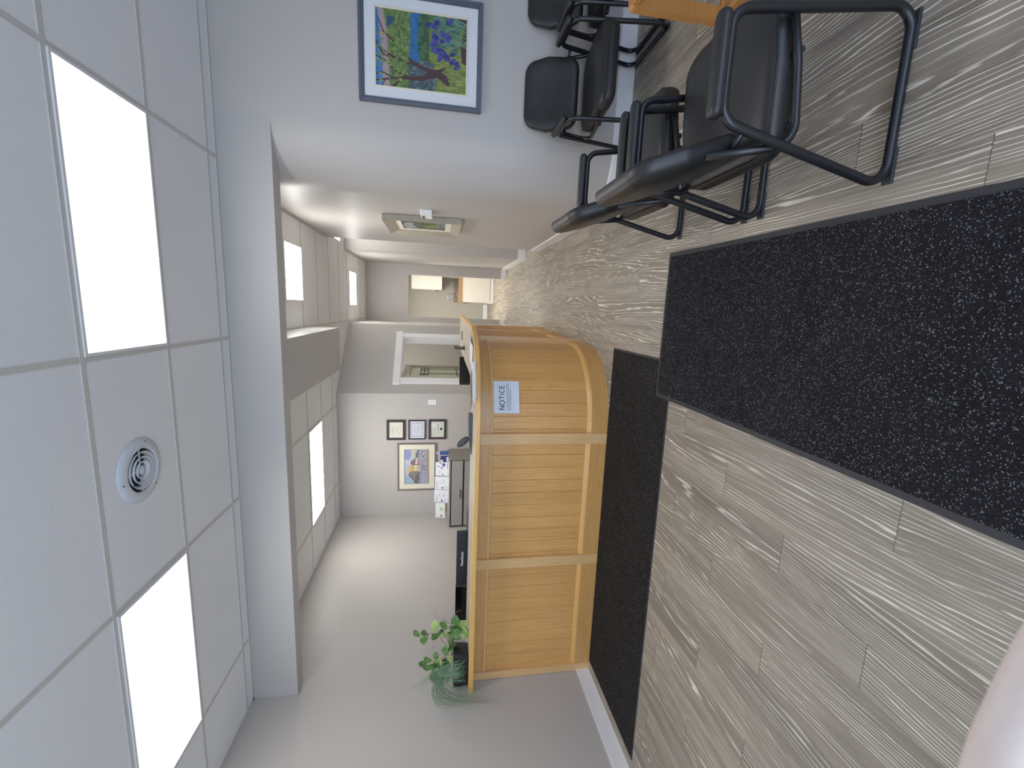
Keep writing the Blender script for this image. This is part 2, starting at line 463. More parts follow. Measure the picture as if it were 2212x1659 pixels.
MB().box(g0,g1,.014,.026,z0,z1,D).build('glass_pane', M_lglass, door)
mb = MB()
def ld(u0,u1,v0,v1): mb.box(min(u0,u1)-.008,max(u0,u1)+.008,.008,.034,min(v0,v1)-.006,max(v0,v1)+.006,D)
gw = g1-g0
for u0,u1,v0,v1 in [(0,1,1,1),(0,0,0,1),(1,1,0,1),(0,1,.9,.9),(0,1,.83,.83),(.62,.62,.83,.9),(.3,.3,.83,.9),(.18,.18,.83,.9),
                    (.3,.3,.55,.83),(.8,.8,.83,.9),(.8,.8,.55,.83),(0,1,.55,.55),(0,1,.48,.48),(.3,.3,0,.55),(.12,.12,.48,.55),(.2,.2,0,.48),
                    (.55,1,.41,.41),(.8,.8,0,.55),(.6,.6,0,.48),(.9,.9,0,.48),(.0,1,.865,.865)]:
    ld(g0+u0*gw, g0+u1*gw, z0+v0*(z1-z0), z0+v1*(z1-z0))
mb.build('leading', M_lead, door)

# ------------------------------------------------------------------ ceiling lights and vent
M_fix = plain('fixture frame white', (225,226,228), .4, 0, 6, .02)
def light_panel(x0,x1,y0,y1, mat, label, grp):
    cx,cy2 = (x0+x1)/2,(y0+y1)/2
    t = empty('ceiling_light', (cx,cy2,H-.012), 0, label, 'ceiling light', grp)
    w,d = (x1-x0)/2,(y1-y0)/2; fr = .014
    mb = MB()
    mb.box(-w,w,-d,-d+fr,0,.012); mb.box(-w,w,d-fr,d,0,.012); mb.box(-w,-w+fr,-d+fr,d-fr,0,.012); mb.box(w-fr,w,-d+fr,d-fr,0,.012)
    mb.build('frame', M_fix, t)
    MB().box(-w+fr,w-fr,-d+fr,d-fr,.003,.009).build('diffuser', mat, t)
    return t
X0 = -.288
light_panel(X0+.012,X0+1.208,2.137,2.723, M_panel_front, 'large lit rectangular ceiling panel nearest the camera, above the mat, right of the round vent', 'front room light panels')
light_panel(X0-2.428,X0-1.232,2.137,2.723, M_panel_front, 'large lit rectangular ceiling panel beside the left wall, left of the round vent', 'front room light panels')
light_panel(-2.72,-1.524,5.285,5.86, M_panel_back, 'lit rectangular ceiling panel over the filing cabinet behind the reception desk', 'back light panels')
light_panel(-.01,.575,4.70,5.265, M_panel_back, 'lit square ceiling panel just behind the soffit at the hall entrance', 'back light panels')
light_panel(-.055,.53,7.87,8.48, M_panel_back, 'lit square ceiling panel deep in the hall near the kitchenette opening', 'back light panels')
light_panel(.89,1.49,6.76,7.22, M_panel_back, 'sliver of a lit ceiling panel in the side recess off the hall', 'back light panels')
v = empty('ceiling_vent', (-.885,2.40,H-.0005), 0, 'round white ceiling vent with concentric rings between two light panels', 'vent')
Mf = Matrix.Rotation(PI,4,'X')
M_vent = plain('vent grey white enamel', (205,210,216), .35, 0, 10, .03)
MB().lathe([(.112,.0),(.165,.0),(.163,.008),(.14,.017),(.118,.022),(.113,.02),(.112,.0)], Mf, 48, False).build('flange', M_vent, v)
mb = MB()
for k,(r,z) in enumerate([(.090,.012),(.066,.015),(.043,.018)]): mb.lathe([(r-.004,z-.011),(r+.008,z+.009),(r+.006,z+.010),(r-.007,z-.011)], Mf, 40, False)
mb.lathe([(.001,.004),(.022,.008),(.026,.016),(.012,.02),(.001,.021)], Mf, 24)
for a in (0,PI/2): mb.box(-.112,.112,-.004,.004,-.010,-.006, Matrix.Rotation(a,4,'Z'))
mb.build('ring_louvre', M_vent, v)
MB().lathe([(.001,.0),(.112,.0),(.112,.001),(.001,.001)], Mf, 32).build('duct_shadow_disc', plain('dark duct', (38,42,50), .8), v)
for a in (.3,2.4,4.5): MB().lathe([(.001,.014),(.004,.014),(.003,.019),(.001,.0195)], Matrix.Translation((.145*math.cos(a),.145*math.sin(a),0)) @ Mf, 8).build('screw', M_dgrey, v)

# ------------------------------------------------------------------ reception desk
YD = 3.443; R_ = .64; ACX, ACY = -.95, YD+.64
S1 = ACX-XL; S2 = S1 + R_*PI/2; EX, EY = -.262, 6.05
SE = S2 + math.hypot(EX-(ACX+R_), EY-ACY)
sd = Vector((EX-(ACX+R_), EY-ACY)).normalized(); sn = Vector((sd.y,-sd.x))
def dpath(s):
    if s <= S1: return Vector((XL+s, YD)), Vector((0,-1))
    if s <= S2:
        t = (s-S1)/R_; return Vector((ACX+R_*math.sin(t), ACY-R_*math.cos(t))), Vector((math.sin(t),-math.cos(t)))
    return Vector((ACX+R_,ACY)) + sd*(s-S2), sn
def ssteps(s0,s1,extra=()):
    L = {s0,s1}; 
    for q in (S1,S2):
        if s0 < q < s1: L.add(q)
    n = 28
    for k in range(n+1):
        q = S1+(S2-S1)*k/n
        if s0 < q < s1: L.add(q)
    for q in extra:
        if s0 < q < s1: L.add(q)
    L = sorted(L); out = [L[0]]
    for q in L[1:]:
        if q-out[-1] > 1e-5: out.append(q)
    return out
def sweep(mb, s0, s1, sec, extra=()):
    rings = []
    for s in ssteps(s0,s1,extra):
        p, n = dpath(s)
        rings.append([(p.x+n.x*(o_(s) if callable(o_) else o_), p.y+n.y*(o_(s) if callable(o_) else o_), z) for o_,z in sec])
    mb.loft(rings, smooth=False); return mb
desk = empty('reception_desk', (0,0,0), 0, 'long honey-coloured wooden reception desk with vertical boards and a rounded right corner', 'reception desk')
G = .004
posts = [G+.035, 1.136, 2.254, S2+.16, S2+1.08, SE-.045]
PW = [.035,.045,.045,.045,.045,.045]
for c,w in zip(posts,PW):
    pf = .018 if c < S2 else .034
    sweep(MB(), c-w, c+w, [(-.03,0),(pf,0),(pf,1.096),(-.03,1.096)]).build('post', M_wood_post, desk)
for i in range(5):
    a, b_ = posts[i]+PW[i], posts[i+1]-PW[i+1]
    sweep(MB(), a, b_, [(-.03,0),(.012,0),(.012,.142),(.006,.148),(-.03,.148)]).build('base_board', M_wood_h, desk)
    sweep(MB(), a, b_, [(-.03,.148),(.006,.148),(.004,.156),(-.012,.176),(-.03,.176)]).build('lower_trim', M_wood_lip, desk)
    sweep(MB(), a, b_, [(-.03,.975),(-.008,.975),(.002,.98),(.004,.997),(-.03,.997)]).build('upper_trim', M_wood_post, desk)
    sweep(MB(), a, b_, [(-.03,.997),(-.004,.997),(-.004,1.096),(-.03,1.096)]).build('top_rail', M_wood_h, desk)
    # boards with V grooves
    g0_ = a + .03; gs = []
    while g0_ < b_: gs.append(g0_); g0_ += .112
    ex = [q+d for q in gs for d in (-.004,0,.004)]
    def po(s, gs=gs): return -.016 - (.006 if any(abs(s-q)<.002 for q in gs) else 0)
    sweep(MB(), a, b_, [(-.04,.17),(po,.17),(po,.98),(-.04,.98)], ex).build('board_panel', M_wood_v, desk)
Z0,Z1 = 1.096, 1.140
sweep(MB(), G, SE+.12, [(.118,Z0),(.146,Z0),(.150,Z0+.006),(.150,Z1-.006),(.146,Z1),(.118,Z1)]).build('counter_edging', M_wood_lip, desk)
sweep(MB(), G, SE+.12, [(-.30,Z0+.002),(.1178,Z0+.002),(.1178,Z1-.0006),(-.30,Z1-.0006)]).build('counter_top', M_lam, desk)
sweep(MB(), G, SE, [(-.75,.71),(-.045,.71),(-.045,.74),(-.75,.74)]).build('worktop', M_lam, desk)
for s in (.02, 1.2, 2.3, S2+.3, SE-.03): sweep(MB(), s, s+.02, [(-.7,0),(-.045,0),(-.045,.7095),(-.7,.7095)]).build('support_panel', M_wood_post, desk)
p,n = dpath(SE-.05); 
MB().box(-.405,-.295,5.42,5.66,Z1-.001,Z1+.002).build('slot', M_black_pl, desk)

# ------------------------------------------------------------------ notice sheet on the curved front
M_paper = plain('white paper', (226,232,246), .7, 0, 3, .01)
M_ink = plain('black ink', (24,24,28), .7)
def arc_s(x):            # path parameter of an x on the curve
    return S1 + R_*math.asin((x-ACX)/R_)
nc = S1+.245; nw, nz1, nz0 = .276, .975, .764
off = -.0085
def nsheet(u, z, d=0):   # u 0..1 left to right
    p_, n_ = dpath(nc-nw/2+nw*u); return (p_.x+n_.x*(off+d), p_.y+n_.y*(off+d), z)
noti = empty('notice_sheet', nsheet(.5,nz0), 0, 'white paper sheet headed NOTICE taped to the curved front of the reception desk', 'notice')
io = Vector(noti.location)
def rel(p): return tuple(Vector(p)-io)
mb = MB(); rows = []
for d in (-.0008,0): rows.append([rel(nsheet(k/16, nz0, d)) for k in range(17)] + [rel(nsheet(k/16, nz1, d)) for k in range(16,-1,-1)])
mb.loft(rows, smooth=False); mb.build('sheet', M_paper, noti)
LET = {'N':[[(0,0),(0,1),(1,0),(1,1)]],'O':[[(.5+.5*math.cos(a),.5+.5*math.sin(a)) for a in np.linspace(0,2*PI,21)]],
       'T':[[(0,1),(1,1)],[(.5,1),(.5,0)]],'I':[[(.5,0),(.5,1)]],'C':[[(.55+.5*math.cos(a),.5+.5*math.sin(a)) for a in np.linspace(.9,2*PI-.9,17)]],
       'E':[[(1,1),(0,1),(0,0),(1,0)],[(0,.53),(.9,.53)]]}
def nb(mb, u0,z0_,u1,z1_,w):          # stroke on the sheet
    a = Vector((u0*nw,z0_)); b_ = Vector((u1*nw,z1_)); t = (b_-a)
    if t.length < 1e-6: return
    t.normalize(); q = Vector((-t.y,t.x))*w/2; t = t*w*.3
    pts = [a-t+q, b_+t+q, b_+t-q, a-t-q]
    mb.poly([rel(nsheet(p_.x/nw, p_.y, .0007)) for p_ in pts])
mb = MB(); cx = .115; zb = .889
for ch in 'NOTICE':
    wd_ = {'N':.095,'O':.13,'T':.095,'I':.02,'C':.10,'E':.075}[ch]
    for st in LET[ch]:
        for (a0,b0),(a1,b1) in zip(st, st[1:]): nb(mb, cx+a0*wd_, zb+b0*.040, cx+a1*wd_, zb+b1*.040, .0058)
    cx += wd_+.042
mb.build('heading', M_ink, noti)
mb = MB()
for zl,u1 in ((.866,.92),(.852,.92),(.838,.74)):
    u = .09
    while u < u1:
        w_ = random.uniform(.015,.05); nb(mb, u, zl, min(u+w_,u1), zl, .0035); u += w_+.013
mb.build('small_print', plain('grey ink', (70,72,80), .7), noti)

# ------------------------------------------------------------------ chairs
M_back = M_leather
def cushion(outline, prof, fn):
    """outline (a,b) ccw; prof list of (inset, h); fn(a,b,h) -> xyz"""
    mb = MB(); cxm = sum(p[0] for p in outline)/len(outline); cym = sum(p[1] for p in outline)/len(outline)
    mx = max(abs(p[0]-cxm) for p in outline); my = max(abs(p[1]-cym) for p in outline)
    rings = []
    for ins,h in prof:
        ring = []
        for a,b_ in outline:
            ring.append(fn(cxm+(a-cxm)*(1-ins/mx), cym+(b_-cym)*(1-ins/my), h))
        rings.append(ring)
    mb.loft(rings); return mb
def make_chair(label, grp):
    t = empty('guest_chair', (0,0,0), 0, label, 'chair', grp)
    XS = .288; r = .0150
    for s in (-1,1):
        loop = rounded([(s*XS,.262,r),(s*XS,.172,.612),(s*XS,-.122,.612),(s*XS,-.262,r)], .062, 7)
        fr = MB().tube(loop, r, 12, True).build('side_frame', M_black_metal, t)
        for yy in (.195,-.195):
            MB().box(s*XS-.017,s*XS+.017,yy-.055,yy+.055,0.0,.011,bev=.003).build('glide', M_glide, fr)
        pad = rounded([(-.027,-.13,0),(.027,-.13,0),(.027,.16,0),(-.027,.16,0)], .026, 6)
        cushion([(v_.x,v_.y) for v_ in pad], [(.006,.622),(0,.628),(0,.645),(.006,.653),(.014,.656)], lambda a,b_,h,s=s: (s*XS+a, b_+.008, h)).build('arm_pad', M_leather, t)
        jt = rounded([(s*(XS-.004),.192,.412),(s*.285,.06,.382),(s*.283,-.165,.355),(s*.232,-.205,.62)], .07, 7, False)
        MB().tube(jt, .0125, 10, flat=1.0).build('support_tube', M_black_metal, t)
        MB().tube([(s*.232,-.187,.54),(s*XS,-.150,.54)], .010, 8).build('bracket', M_black_metal, t)
    for yy,zz in ((.10,.362),(-.10,.350)): MB().tube([(-.284,yy,zz+.012),(-.2,yy,zz),(.2,yy,zz),(.284,yy,zz+.012)], .011, 8).build('cross_tube', M_black_metal, t)
    # seat
    out = [(v_.x,v_.y) for v_ in rounded([(-.245,-.185,0),(.245,-.185,0),(.266,.08,0),(.25,.335,0),(-.25,.335,0),(-.266,.08,0)], .085, 8)]
    def sf(a,b_,h):
        k = max(0,(b_-.20)/.135); z = h - .020 + .085*b_ - .028*k*k
        return (a, b_, z)
    seat = cushion(out, [(.06,.372),(.02,.372),(.005,.380),(0,.394),(.0,.424),(.005,.440),(.016,.453),(.035,.462),(.08,.468),(.14,.469),(.20,.468)], sf)
    MB().tube([sf(a*.985,b_*.985,.446) for a,b_ in out], .003, 6, True).build('seat_piping', M_leather, t)
    seat.build('seat', M_leather, t)
    # backrest, curved, leaning back
    bo = [(v_.x,v_.y) for v_ in rounded([(-.225,0,0),(.225,0,0),(.245,.24,0),(.205,.415,0),(-.205,.415,0),(-.245,.24,0)], .09, 9)]
    def bf(a,b_,h):
        # b_ along the back 0..0.415, h thickness towards the front, with a bow in both directions
        k = b_/.415
        y = -.112 - .128*k - .018*math.sin(PI*k) ; z = .470 + .362*k
        nz, ny = .33, .94
        cur = -.030*(1-(a/.245)**2)
        return (a, y + cur + h*ny, z + h*nz)
    back = cushion(bo, [(.10,-.034),(.04,-.036),(.012,-.030),(0,-.018),(0,.010),(.008,.022),(.022,.030),(.05,.036),(.10,.038),(.16,.038)], bf)
    back.build('backrest', M_back, t)
    # stitched pleats on the backrest front and seat
    mb = MB()
    for i in range(9):
        a = -.08+.02*i
        mb.tube([bf(a*.9,.235,.036), bf(a,.205,.0385), bf(a*1.15,.155-.02*(i%3),.036)], [.0008,.0022,.0006], 6)
    mb.tube([bf(-.20,.235,.034), bf(-.1,.236,.0372), bf(0,.237,.0378), bf(.1,.236,.0372), bf(.20,.235,.034)], .0016, 6)
    mb.build('stitching', M_leather, t)
    return t
GC = 'black vinyl guest chairs'
ch1 = make_chair('nearest black vinyl guest chair with tubular sled frame, its back towards the mat', GC)
ch1.location = (.695,1.580,0); ch1.rotation_euler.z = -PI/2
for loc,rz,lab in [((.700,2.262,0),-PI/2-.02,'black vinyl guest chair beyond the nearest one, side by side, back towards the mat'),
                   ((1.53,3.185,0),PI,'black vinyl guest chair against the grey wall directly under the tree painting'),
                   ((2.20,3.185,0),PI,'black vinyl guest chair against the wall at the frame edge, behind the wooden table')]:
    c = copy_tree(ch1); c.location = loc; c.rotation_euler.z = rz; c['label'] = lab

# wooden low table at the edge of the frame
tb = empty('low_table', (0,0,0), 0, 'amber wooden low table cut off by the frame edge, before the wall chairs', 'table')
tx, ty, TH = 1.378, 1.650, .578
ts, td = .72, .542
Mt = Matrix.Translation((tx,ty,0)) @ Matrix.Rotation(-.0,4,'Z')
MB().box(.012,ts-.012,.006,td-.006,TH-.040,TH-.004,Mt,.008,3).build('tabletop', M_wood_table, tb)
def leg_poly(flip):
    pts = rounded([(0,0,0),(.064,0,0),(.064,TH,0),(0,TH,0)], .004, 1)
    q = [(0.006,0),(.060,0),(.066,.04),(.066,TH)] + [(.026-.026*math.sin(t),TH-.026+.026*math.cos(t)) for t in np.linspace(0,PI/2,7)] + [(0,.03)]
    return [((ts-x) if flip else x, z) for x,z in q]
for flip in (False, True):
    for y0 in (0, td-.042):
        P_ = leg_poly(flip); mb = MB()
        mb.loft([[Mt @ Vector((x,y0+yy,z)) for x,z in P_] for yy in (0,.042)], smooth=False); mb.build('leg', M_wood_table, tb)
for (a0,a1,b0,b1) in ((.066,ts-.066,.008,.034),(.066,ts-.066,td-.034,td-.008),(.022,.046,.042,td-.042),(ts-.046,ts-.022,.042,td-.042)):
    MB().box(a0,a1,b0,b1,.085,.128,Mt,.004).build('stretcher', M_wood_table, tb)

# ------------------------------------------------------------------ floor mats
def floor_mat(name, w, d, border, pile, label, hfun, M, nseg=24):
    t = empty(name, (0,0,0), 0, label, 'mat'); t.matrix_world = M
    def strip(mb, x0,x1,y0,y1,zt):
        n = max(2,int((y1-y0)/.06)); rings = []
        for k in range(n+1):
            y = y0+(y1-y0)*k/n; h = hfun(y)
            rings.append([(x0,y,h),(x1,y,h),(x1,y,h+zt),(x0,y,h+zt)])
        mb.loft(rings, smooth=False)
    mb = MB(); b_ = border
    strip(mb,-w/2,-w/2+b_,-d/2,d/2,.0035); strip(mb,w/2-b_,w/2,-d/2,d/2,.0035)
    strip(mb,-w/2+b_,w/2-b_,-d/2,-d/2+b_,.0035); strip(mb,-w/2+b_,w/2-b_,d/2-b_,d/2,.0035)
    mb.build('rubber_border', M_rubber, t)
    mb = MB(); strip(mb,-w/2+b_,w/2-b_,-d/2+b_,d/2-b_,.008); mb.build('pile', pile, t)
    return t
floor_mat('runner_mat', 2.93, .930, .016, M_mat2, 'dark charcoal runner mat lying along the foot of the reception desk', lambda y: 0.0005, Matrix.Translation((-1.745,2.957,0)))
m1 = Matrix.Translation((-.078,2.637-1.22,0)) @ Matrix.Rotation(-.006,4,'Z')
def lift(y): 
    k = min(1,max(0,(y-.90)/.14)); return .0005 + .009*(3*k*k-2*k**3)
bm_ = floor_mat('entrance_mat', .905, 2.44, .026, M_mat, 'large black speckled entrance mat in the foreground, one end overlapping the runner mat', lift, m1)
MB().box(-.43,-.405,1.045,1.05,.0135,.0145).build('care_tag', M_white, bm_)

# ------------------------------------------------------------------ painted canvases (vertex colours on a fine grid)
class Canvas:
    def __init__(s, w, h, bg):
        s.w, s.h = w, h; s.a = np.zeros((h,w,3)); s.a[:] = bg
        s.Y, s.X = np.mgrid[0:h,0:w]; s.X = (s.X+.5)/w; s.Y = (s.Y+.5)/h
    def poly(s, pts, c, jit=0):
        ins = np.zeros((s.h,s.w),bool); n = len(pts)
        X = s.X + (rng.normal(0,jit,(s.h,s.w)) if jit else 0); Y = s.Y + (rng.normal(0,jit,(s.h,s.w)) if jit else 0)
        for i in range(n):
            (x0,y0),(x1,y1) = pts[i], pts[(i+1)%n]
            if y0 == y1: continue
            cnd = ((y0 > Y) != (y1 > Y)) & (X < (x1-x0)*(Y-y0)/(y1-y0)+x0)
            ins ^= cnd
        s.a[ins] = c; return ins
    def line(s, pts, w, c):
        ws = w if hasattr(w,'__len__') else [w]*len(pts)
        for (p,q,w0,w1) in zip(pts, pts[1:], ws, ws[1:]):
            d = np.array(q)-np.array(p); L = (d**2).sum()+1e-12
            t = np.clip(((s.X-p[0])*d[0]+(s.Y-p[1])*d[1])/L,0,1)
            dist = np.hypot(s.X-p[0]-t*d[0], s.Y-p[1]-t*d[1])
            s.a[dist < (w0+(w1-w0)*t)/2] = c
    def blob(s, x, y, r, c, ry=None):
        s.a[((s.X-x)/r)**2+((s.Y-y)/(ry or r))**2 < 1] = c
    def rect(s, x0,y0,x1,y1,c): s.a[(s.X>=x0)&(s.X<=x1)&(s.Y>=y0)&(s.Y<=y1)] = c
    def speck(s, box, n, rad, cols, stretch=1.0, ang=0):
        for _ in range(n):
            x = random.uniform(box[0],box[2]); y = random.uniform(box[1],box[3]); r = random.uniform(*rad)
            s.blob(x,y,r,random.choice(cols), r*stretch)
    def mesh(s, name, M, W, Hh, mat, parent):
        """grid in local x (right), z (down from the top); centre at origin of M"""
        w,h = s.w,s.h
        xs = np.linspace(-W/2,W/2,w+1); zs = np.linspace(Hh/2,-Hh/2,h+1)
        XX,ZZ = np.meshgrid(xs,zs)
        co_ = np.stack([XX.ravel(), np.zeros(XX.size), ZZ.ravel()],1)
        Mn = np.array(M); co_ = co_ @ Mn[:3,:3].T + Mn[:3,3]
        idx = np.arange((h+1)*(w+1)).reshape(h+1,w+1)
        fc = np.stack([idx[1:,:-1].ravel(), idx[1:,1:].ravel(), idx[:-1,1:].ravel(), idx[:-1,:-1].ravel()],1)
        me = bpy.data.meshes.new(name); me.from_pydata(co_.tolist(), [], fc.tolist())
        ca = me.color_attributes.new('Col','FLOAT_COLOR','CORNER')
        c = s.a.reshape(-1,3)/255.*(.80 if mat is M_paint else 1.0); l = np.where(c<=.04045, c/12.92, ((c+.055)/1.055)**2.4)
        cc = np.repeat(np.concatenate([l,np.ones((len(l),1))],1),4,axis=0)
        ca.data.foreach_set('color', cc.ravel().astype(np.float32))
        me.materials.append(mat); o_ = bpy.data.objects.new(name, me); COL.objects.link(o_); o_.parent = parent
        return o_

def frame_boxes(mb, W, Hh, fw, y0, y1, M=None, bev=.002):
    mb.box(-W/2,W/2,y0,y1,Hh/2-fw,Hh/2,M,bev,1); mb.box(-W/2,W/2,y0,y1,-Hh/2,-Hh/2+fw,M,bev,1)
    mb.box(-W/2,-W/2+fw,y0,y1,-Hh/2+fw,Hh/2-fw,M,bev,1); mb.box(W/2-fw,W/2,y0,y1,-Hh/2+fw,Hh/2-fw,M,bev,1)
I4 = Matrix.Identity(4)

# --- big tree painting on the right wall
PW_, PH_ = .70, .84
pic = empty('framed_painting', (1.380+PW_/2, YS-.002, 1.568), 0, 'large framed painting of a garden tree by a blue lake, white mat, grey frame', 'painting')
M_gframe = plain('grey painted frame', (78,86,98), .45, 0, 20, .06)
M_matb = plain('white mat board', (222,226,230), .8, 0, 8, .02)
M_fillet = plain('ivory fillet', (226,220,196), .5, 0, 10, .03)
mb = MB(); frame_boxes(mb, PW_, PH_, .018, -.034, 0); frame_boxes(mb, PW_-.030, PH_-.030, .014, -.028, 0); frame_boxes(mb, PW_-.054, PH_-.054, .009, -.020, 0)
mb.build('frame', M_gframe, pic)
mb = MB(); frame_boxes(mb, PW_-.066, PH_-.066, .068, -.013, -.003, None, 0); mb.build('mat_board', M_matb, pic)
cw, chh = PW_-.066-.136, PH_-.066-.136
mb = MB(); frame_boxes(mb, cw+.003, chh+.003, .012, -.016, -.003, None, .001); mb.build('fillet', M_fillet, pic)
C = Canvas(170,210,(92,128,70))
def Z(zx, zy):
    v_ = (zx-385)/1060.; left = 975+130*v_; rt = 10+165*v_
    return (1-(zy-rt)/(left-rt), v_)
def ZP(*pts): return [Z(*p_) for p_ in pts]
C.rect(0,0,1,.2,(62,134,214)); 
C.speck((0,0,1,.1),60,(.02,.05),[(70,142,222),(52,120,205),(84,150,224)],.5)
C.poly(ZP((470,1000),(470,700),(440,300),(420,10),(560,0),(560,1000)),(205,178,178),.006)
C.poly(ZP((560,1050),(545,800),(530,560),(520,280),(470,10),(790,0),(790,1100)),(104,140,72),.010)
C.speck((0,.16,1,.37),420,(.01,.03),[(96,130,62),(128,160,74),(78,112,60),(150,170,82),(112,140,80)],.7)
C.poly(ZP((520,270),(600,200),(610,140),(520,120)),(40,88,120),.004)
C.poly(ZP((775,900),(770,560),(790,300),(780,100),(910,90),(905,560),(870,820),(860,900)),(38,122,190),.004)
C.speck((.3,.38,.95,.48),60,(.02,.05),[(30,110,180),(52,136,204),(44,124,196)],.25)
C.poly(ZP((900,1080),(905,560),(910,60),(1005,60),(1010,500),(1010,1100)),(58,104,60),.006)
C.speck((.35,.47,1,.58),120,(.01,.03),[(66,112,60),(84,128,66),(46,90,66)],.8)
C.poly(ZP((760,1080),(770,700),(1110,700),(1110,1100)),(66,96,92),.008)
C.speck((.02,.38,.38,.66),190,(.008,.022),[(92,118,128),(70,98,100),(116,138,150),(58,86,84),(84,104,120)],1)
C.poly(ZP((1000,640),(1010,180),(1200,150),(1440,180),(1440,1100),(1080,1100),(1100,760)),(146,164,64),.006)
C.speck((.0,.66,.62,1),320,(.006,.014),[(160,176,74),(122,146,58),(176,184,92),(98,128,66),(140,158,60)],3.2)
C.poly(ZP((1020,180),(1030,560),(1150,560),(1330,420),(1430,180),(1430,40),(1080,60)),(84,130,104),.008)
C.speck((.5,.62,1,.9),200,(.006,.016),[(82,128,110),(104,150,126),(62,104,92),(120,160,130)],2.4)
C.poly(ZP((1300,120),(1445,60),(1445,740),(1380,700),(1370,520),(1400,300)),(78,48,52),.006)
for k in range(20):
    a0 = random.uniform(200,520); C.line(ZP((1430,a0),(1330,a0-40+random.uniform(-40,40)),(1180+random.uniform(-50,60),a0-80+random.uniform(-90,60))),[.012,.012,.004],random.choice([(112,168,146),(92,148,128),(132,182,150),(96,140,92)]))
for (zx,zy) in [(1060,370),(1080,400),(1040,460),(1075,450),(1050,530),(1110,520),(1140,560),(1150,600),(1130,640),(1180,600),(1210,640),(1080,230),(980,240),(1060,270),(1160,350),(1190,360),(1240,420),(1150,430),(1280,690),(1310,720),(1330,750),(1280,600),(1230,200),(1100,560)]:
    for _ in range(5):
        u_,v_ = Z(zx+random.uniform(-25,25), zy+random.uniform(-28,28)); C.blob(u_,v_,random.uniform(.014,.03),random.choice([(52,58,150),(70,76,172),(44,48,128),(86,92,186)]))
tr = (82,48,52)
C.line(ZP((1220,960),(1170,880),(1100,830),(1020,840),(940,880),(860,890),(750,880),(600,880),(480,895),(390,905)),[.05,.085,.10,.085,.065,.05,.045,.03,.025,.02],tr)
C.line(ZP((1190,760),(1100,810),(1010,800),(900,745),(800,690),(760,690),(640,640),(480,590),(380,380)),[.015,.06,.06,.05,.04,.04,.03,.024,.014],tr)
C.line(ZP((830,700),(770,640)),[.03,.02],tr)
C.line(ZP((740,860),(600,780),(480,640),(385,600)),[.028,.02,.016,.012],tr)
C.line(ZP((560,860),(460,800),(385,840)),[.02,.015,.01],tr)
C.line(ZP((580,990),(650,920)),[.03,.02],tr)
C.line(ZP((600,440),(480,310),(420,130)),[.02,.015,.01],tr)
C.line(ZP((650,640),(560,600),(440,505)),[.026,.02,.012],tr)
C.line(ZP((460,980),(500,890)),[.012,.012],tr)
C.speck((.05,.02,.75,.36),110,(.008,.018),[(142,172,78),(118,154,70),(166,186,96)],.8)
C.mesh('canvas', Matrix.Translation((0,-.010,0)), cw-.01, chh-.01, M_paint, pic)

# --- framed watercolour of houses on the back wall
def wall_frame(name, x0,x1,z0_,z1_, label, cat, grp=None):
    return empty(name, ((x0+x1)/2, YB-.002, (z0_+z1_)/2), 0, label, cat, grp)
def BP_(): pass
wp = wall_frame('framed_watercolour', -2.905,-2.128,1.452,2.045, 'framed watercolour of village houses with cream mat on the back wall above the brochures', 'picture')
WW,WH = .777,.593
M_brnfr = plain('taupe frame', (120,106,102), .5, 0, 20, .05); M_cream = plain('cream mat board', (232,226,204), .8, 0, 6, .02)
mb = MB(); frame_boxes(mb, WW, WH, .022, -.026, 0); mb.build('frame', M_brnfr, wp)
mb = MB(); frame_boxes(mb, WW-.042, WH-.042, .082, -.012, -.003, None, 0); mb.build('mat_board', M_cream, wp)
mb = MB(); frame_boxes(mb, WW-.042-.162, WH-.042-.162, .008, -.0135, -.004, None, 0); mb.build('inner_line', plain('grey line', (150,152,160), .6), wp)
C = Canvas(130,92,(178,172,168))
def Q(zx,zy): return (1-(zy-785)/650., (zx-440)/470.)
def QP(*p): return [Q(*a) for a in p]
C.rect(0,0,1,.45,(176,190,206)); C.poly(QP((440,785),(560,785),(570,900),(520,1000),(440,960)),(138,148,196),.01); C.poly(QP((450,960),(540,1010),(560,1080),(480,1060)),(196,200,220),.01)
C.poly(QP((440,1435),(440,1250),(560,1330),(600,1435)),(150,176,204),.01)
C.poly(QP((470,1100),(640,900),(650,790),(580,790),(600,900)),(206,196,160),.01)
C.poly(QP((540,1120),(560,1080),(640,1080),(720,1080),(720,1200),(520,1230),(500,1180)),(214,176,108),.008)
C.poly(QP((560,1060),(560,1010),(640,950),(710,960),(710,1080),(620,1090)),(120,104,110),.006); C.poly(QP((630,1190),(632,1080),(690,1080),(690,1190)),(222,214,180)); C.poly(QP((650,1060),(655,960),(690,960),(690,1060)),(212,206,206))
C.poly(QP((650,880),(700,790),(730,790),(740,940),(660,940)),(104,102,116),.006)
C.poly(QP((505,1270),(560,1200),(700,1190),(730,1280),(620,1370)),(124,110,104),.006)
C.poly(QP((580,1320),(720,1200),(740,1435),(640,1435)),(98,92,96),.012)
C.poly(QP((720,785),(840,785),(860,1435),(730,1435)),(150,152,172),.008)
C.speck((0,.58,1,.86),190,(.006,.016),[(60,60,74),(210,210,220),(120,124,150),(176,180,196),(84,80,90)],1.2)
C.poly(QP((850,785),(910,785),(910,1435),(860,1300),(850,1100)),(176,150,126),.01); C.poly(QP((820,1300),(870,1200),(905,1435),(840,1435)),(168,160,172),.01)
C.line(QP((870,800),(880,1150),(900,1420)),.02,(150,92,84)); C.line(QP((700,990),(705,1060)),.03,(190,84,70)); C.speck((.1,.3,.5,.55),60,(.006,.014),[(150,130,120),(84,80,90),(196,190,190)])
C.mesh('picture_sheet', Matrix.Translation((0,-.008,0)), WW-.042-.164, WH-.042-.164, M_print, wp)

